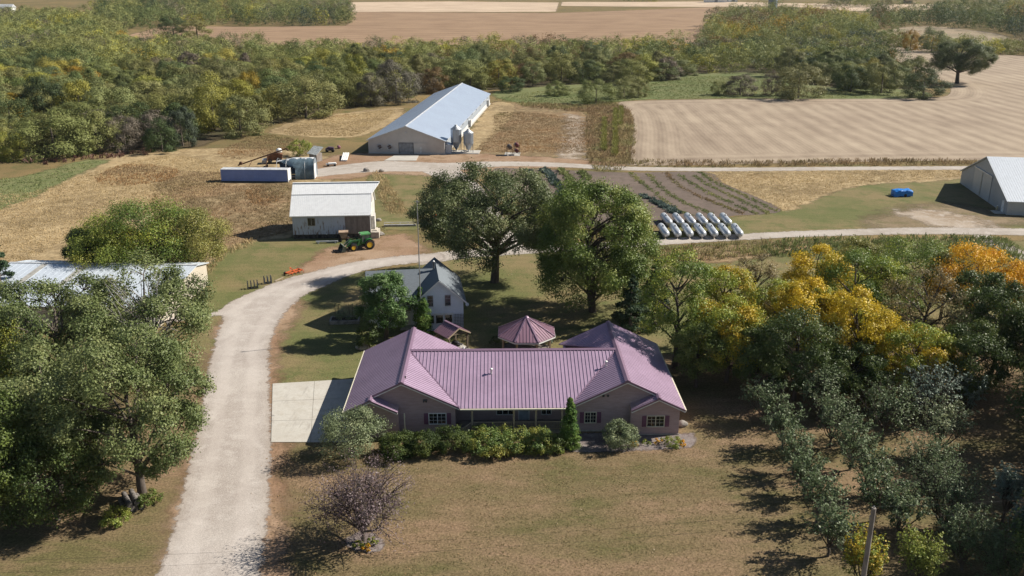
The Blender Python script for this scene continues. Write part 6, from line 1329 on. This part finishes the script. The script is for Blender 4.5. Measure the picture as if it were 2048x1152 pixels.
stuff('lane_side_grass', 'rough green grass and weeds between lane and golden trees', [[(1560, 484), (1850, 474), (2000, 478), (2048, 510), (2048, 530), (1850, 522), (1560, 515)]], 2., .7, GG, 'weeds', blades=6, width=.08, off=.4, amp=.4)
stuff('green_ditch_weeds', 'green weeds in the ditch at the left and in the pasture', [[(-100, 450), (-100, 375), (60, 350), (160, 325), (200, 325), (140, 355), (80, 388)], [(990, 200), (1120, 178), (1290, 172), (1290, 196), (1180, 206)], [(1290, 196), (1300, 168), (1420, 152), (1560, 158), (1640, 180), (1830, 186), (1840, 195), (1500, 196)]], 1.4, .24, GG, 'weeds', blades=4, width=.08, off=.6)
stuff('red_underbrush', 'dark red sumac along the foot of the left wood', [[(50, 322), (170, 312), (290, 304), (300, 312), (200, 318), (80, 330)]], 0.22, .9, RU, 'underbrush', blades=8, width=.16, off=.4)
stuff('meadow_fringe', 'pale dry grass fringe along the mown lawn by the old barn', [[(400, 545), (450, 500), (500, 482), (508, 488), (455, 512), (412, 552)], [(745, 350), (765, 350), (800, 400), (815, 425), (790, 430), (765, 410)]], 2.5, .6, GM, blades=6, width=.05, off=.7)
def row(px, w, h, mat, den, label, blades=6, width=.1):
    c = dens([G(*p)[:2] for p in px], False, 8); L = np.linalg.norm(np.diff(c, axis=0), axis=1).sum(); n_ = int(L*den); t = rg.random(n_)*(len(c)-1); i = t.astype(int); f = (t-i)[:, None]
    P = c[i]*(1-f)+c[np.minimum(i+1, len(c)-1)]*f+rg.normal(size=(n_, 2))*w; tag(obj('crop_row', tufts('crop_row', P, h, mat, rg, blades=blades, spread=.15, width=width, lv=.5+.4*wav(P, .3)), None), label, 'crop row', 'rows of the tilled garden')
row([(1055, 342), (1068, 358), (1082, 380)], .45, .55, KB, 9, 'blue green cabbage row nearest the bur oak crown', 8, .16); row([(1088, 340), (1100, 352), (1116, 372), (1132, 396)], .5, .6, KB, 9, 'blue green kale row, second from the bur oak', 8, .16)
row([(1121, 340), (1140, 360), (1158, 384)], .4, .6, GG, 9, 'dark green bean row between kale and cottonwood', 8, .12); row([(1162, 345), (1180, 360)], .4, .6, GG, 8, 'short green row peeping over the cottonwood', 8, .12)
row([(1286, 392), (1312, 405), (1338, 418), (1354, 428)], .45, .5, KB, 10, 'blue cabbage row beside the propane tanks', 8, .16)
for px, lab, m in (([(1262, 346), (1278, 362), (1310, 385), (1345, 415), (1380, 430)], 'weedy green row just right of the cottonwood', GG), ([(1298, 349), (1320, 374), (1362, 402), (1424, 428)], 'thin green row, second right of the cottonwood', GG), ([(1333, 346), (1352, 366), (1392, 390), (1442, 410), (1486, 428)], 'tall yellowing row in the middle of the tilled garden', WM_), ([(1357, 350), (1402, 378), (1452, 402), (1512, 428)], 'thin row right of the tall yellowing one', GG), ([(1388, 352), (1422, 373), (1482, 401), (1538, 428)], 'second row from the right edge of the tilled garden', GG), ([(1402, 345), (1432, 366), (1492, 393), (1552, 423)], 'row along the right edge of the tilled garden, by the prairie grass', GG)):
    row(px, .38, .24, m, 7, lab, 6, .07)
for px, lab in (([(1209, 238), (1208, 302)], 'left yellow green row in the weedy strip'), ([(1231, 220), (1230, 312)], 'middle yellow green row in the weedy strip'), ([(1243, 216), (1240, 250)], 'short right yellow green row in the weedy strip')): row(px, .22, .9, YG, 6, lab, 7, .08)

# short grass of the front lawn and the leaves lying on it
LG = leafmat('lawn_blades', [(0, (.052, .058, .02)), (.4, (.085, .078, .033)), (.7, (.125, .09, .048)), (1, (.17, .125, .07))], .2, .8, .1)
P = pts_in([np.array([G(*p)[:2] for p in [(545, 1180), (545, 895), (700, 925), (900, 915), (1380, 900), (1500, 800), (1750, 1180)]])], 16, rg)
tag(obj('lawn_grass', tufts('lawn_grass', P, .085, LG, rg, blades=3, spread=.1, width=.022, lv=.5+.3*wav(P, .22, .8)+.35*wav(P, .9, 2.)), None), 'short dry grass of the front lawn', 'grass', None, 'stuff')
P = pts_in([wpoly(p) for p in ([(545, 1160), (548, 890), (660, 900), (1000, 920), (1380, 900), (1480, 1160)], [(545, 760), (560, 660), (700, 600), (715, 750)], [(330, 1150), (400, 860), (420, 700), (380, 700), (250, 1100)], [(950, 640), (1000, 530), (1280, 540), (1250, 680)])], .8, rg)
P = P[rg.random(len(P)) < np.clip(.35+.6*wav(P, .2, 3.), .05, 1)]; Z = np.concatenate([P, (zt(P[:, 0], P[:, 1])+.07)[:, None]], 1)
V, Q = leafquads(Z, rg.uniform(.10, .2, len(P)), np.tile([[0, 0, 1.]], (len(P), 1)), rg, .7, 3.)
tag(obj('fallen_leaves', npmesh('fallen_leaves', V, Q, [leafmat('fallen_leaf', [(0, (.14, .085, .04)), (.6, (.27, .19, .10)), (1, (.34, .28, .18))])], {'lv': ('FLOAT', rg.random(len(P)))}), None), 'dry leaves scattered over the lawns', 'leaves', None, 'stuff')
# ================================================================== LIGHT
AZ, EL = R(16), R(38)
sd_ = Vector((math.cos(EL)*math.cos(AZ), math.cos(EL)*math.sin(AZ), math.sin(EL)))
L = bpy.data.lights.new('sun', 'SUN'); L.energy = 5.0; L.angle = R(.53); L.color = (1, .93, .82)
lo = bpy.data.objects.new('sun', L); COL.objects.link(lo); lo.rotation_euler = sd_.to_track_quat('Z', 'Y').to_euler(); lo.location = (60, 20, 120)
w = bpy.data.worlds.new('World'); sc.world = w; w.use_nodes = True; t = w.node_tree; t.nodes.clear()
sk = t.nodes.new('ShaderNodeTexSky'); sk.sky_type = 'NISHITA'; sk.sun_disc = False; sk.sun_elevation = EL; sk.sun_rotation = R(90)-AZ; sk.air_density = 1.; sk.dust_density = .6; sk.altitude = 300
bg = t.nodes.new('ShaderNodeBackground'); bg.inputs[1].default_value = .05; ow = t.nodes.new('ShaderNodeOutputWorld')
t.links.new(sk.outputs[0], bg.inputs[0]); t.links.new(bg.outputs[0], ow.inputs[0])
cam = bpy.data.cameras.new('camera'); co = bpy.data.objects.new('camera', cam); COL.objects.link(co); sc.camera = co
co.location = (0, 0, HC); co.rotation_euler = (R(90)-TH, 0, 0); cam.sensor_width = 36; cam.lens = F/2048*36; cam.clip_end = 12000; cam.clip_start = .5
vs = sc.view_settings; vs.view_transform = 'Standard'; vs.look = 'None'; vs.exposure = .70; vs.gamma = 1; vs.use_curve_mapping = False
cy = sc.cycles; cy.max_bounces = 5; cy.diffuse_bounces = 2; cy.glossy_bounces = 2; cy.transmission_bounces = 2; cy.transparent_max_bounces = 14; cy.caustics_reflective = False; cy.caustics_refractive = False
cy.use_denoising = True
try: cy.denoiser = 'OPENIMAGEDENOISE'; cy.denoising_input_passes = 'RGB_ALBEDO_NORMAL'; cy.denoising_prefilter = 'ACCURATE'
except Exception: pass
cy.use_adaptive_sampling = False; cy.sample_clamp_indirect = 6

hz = bpy.data.materials.new('haze_air'); n = N(hz); v = n.a('ShaderNodeVolumePrincipled', {'Color': (.82, .88, .97, 1), 'Density': .000035, 'Anisotropy': .2}); n.a('ShaderNodeOutputMaterial', {'Volume': v.outputs[0]})
tag(obj('haze', MB().box(-4100, 4100, -390, 6900, -1, 60), hz), 'thin pale haze lying over the land', 'haze', None, 'stuff')
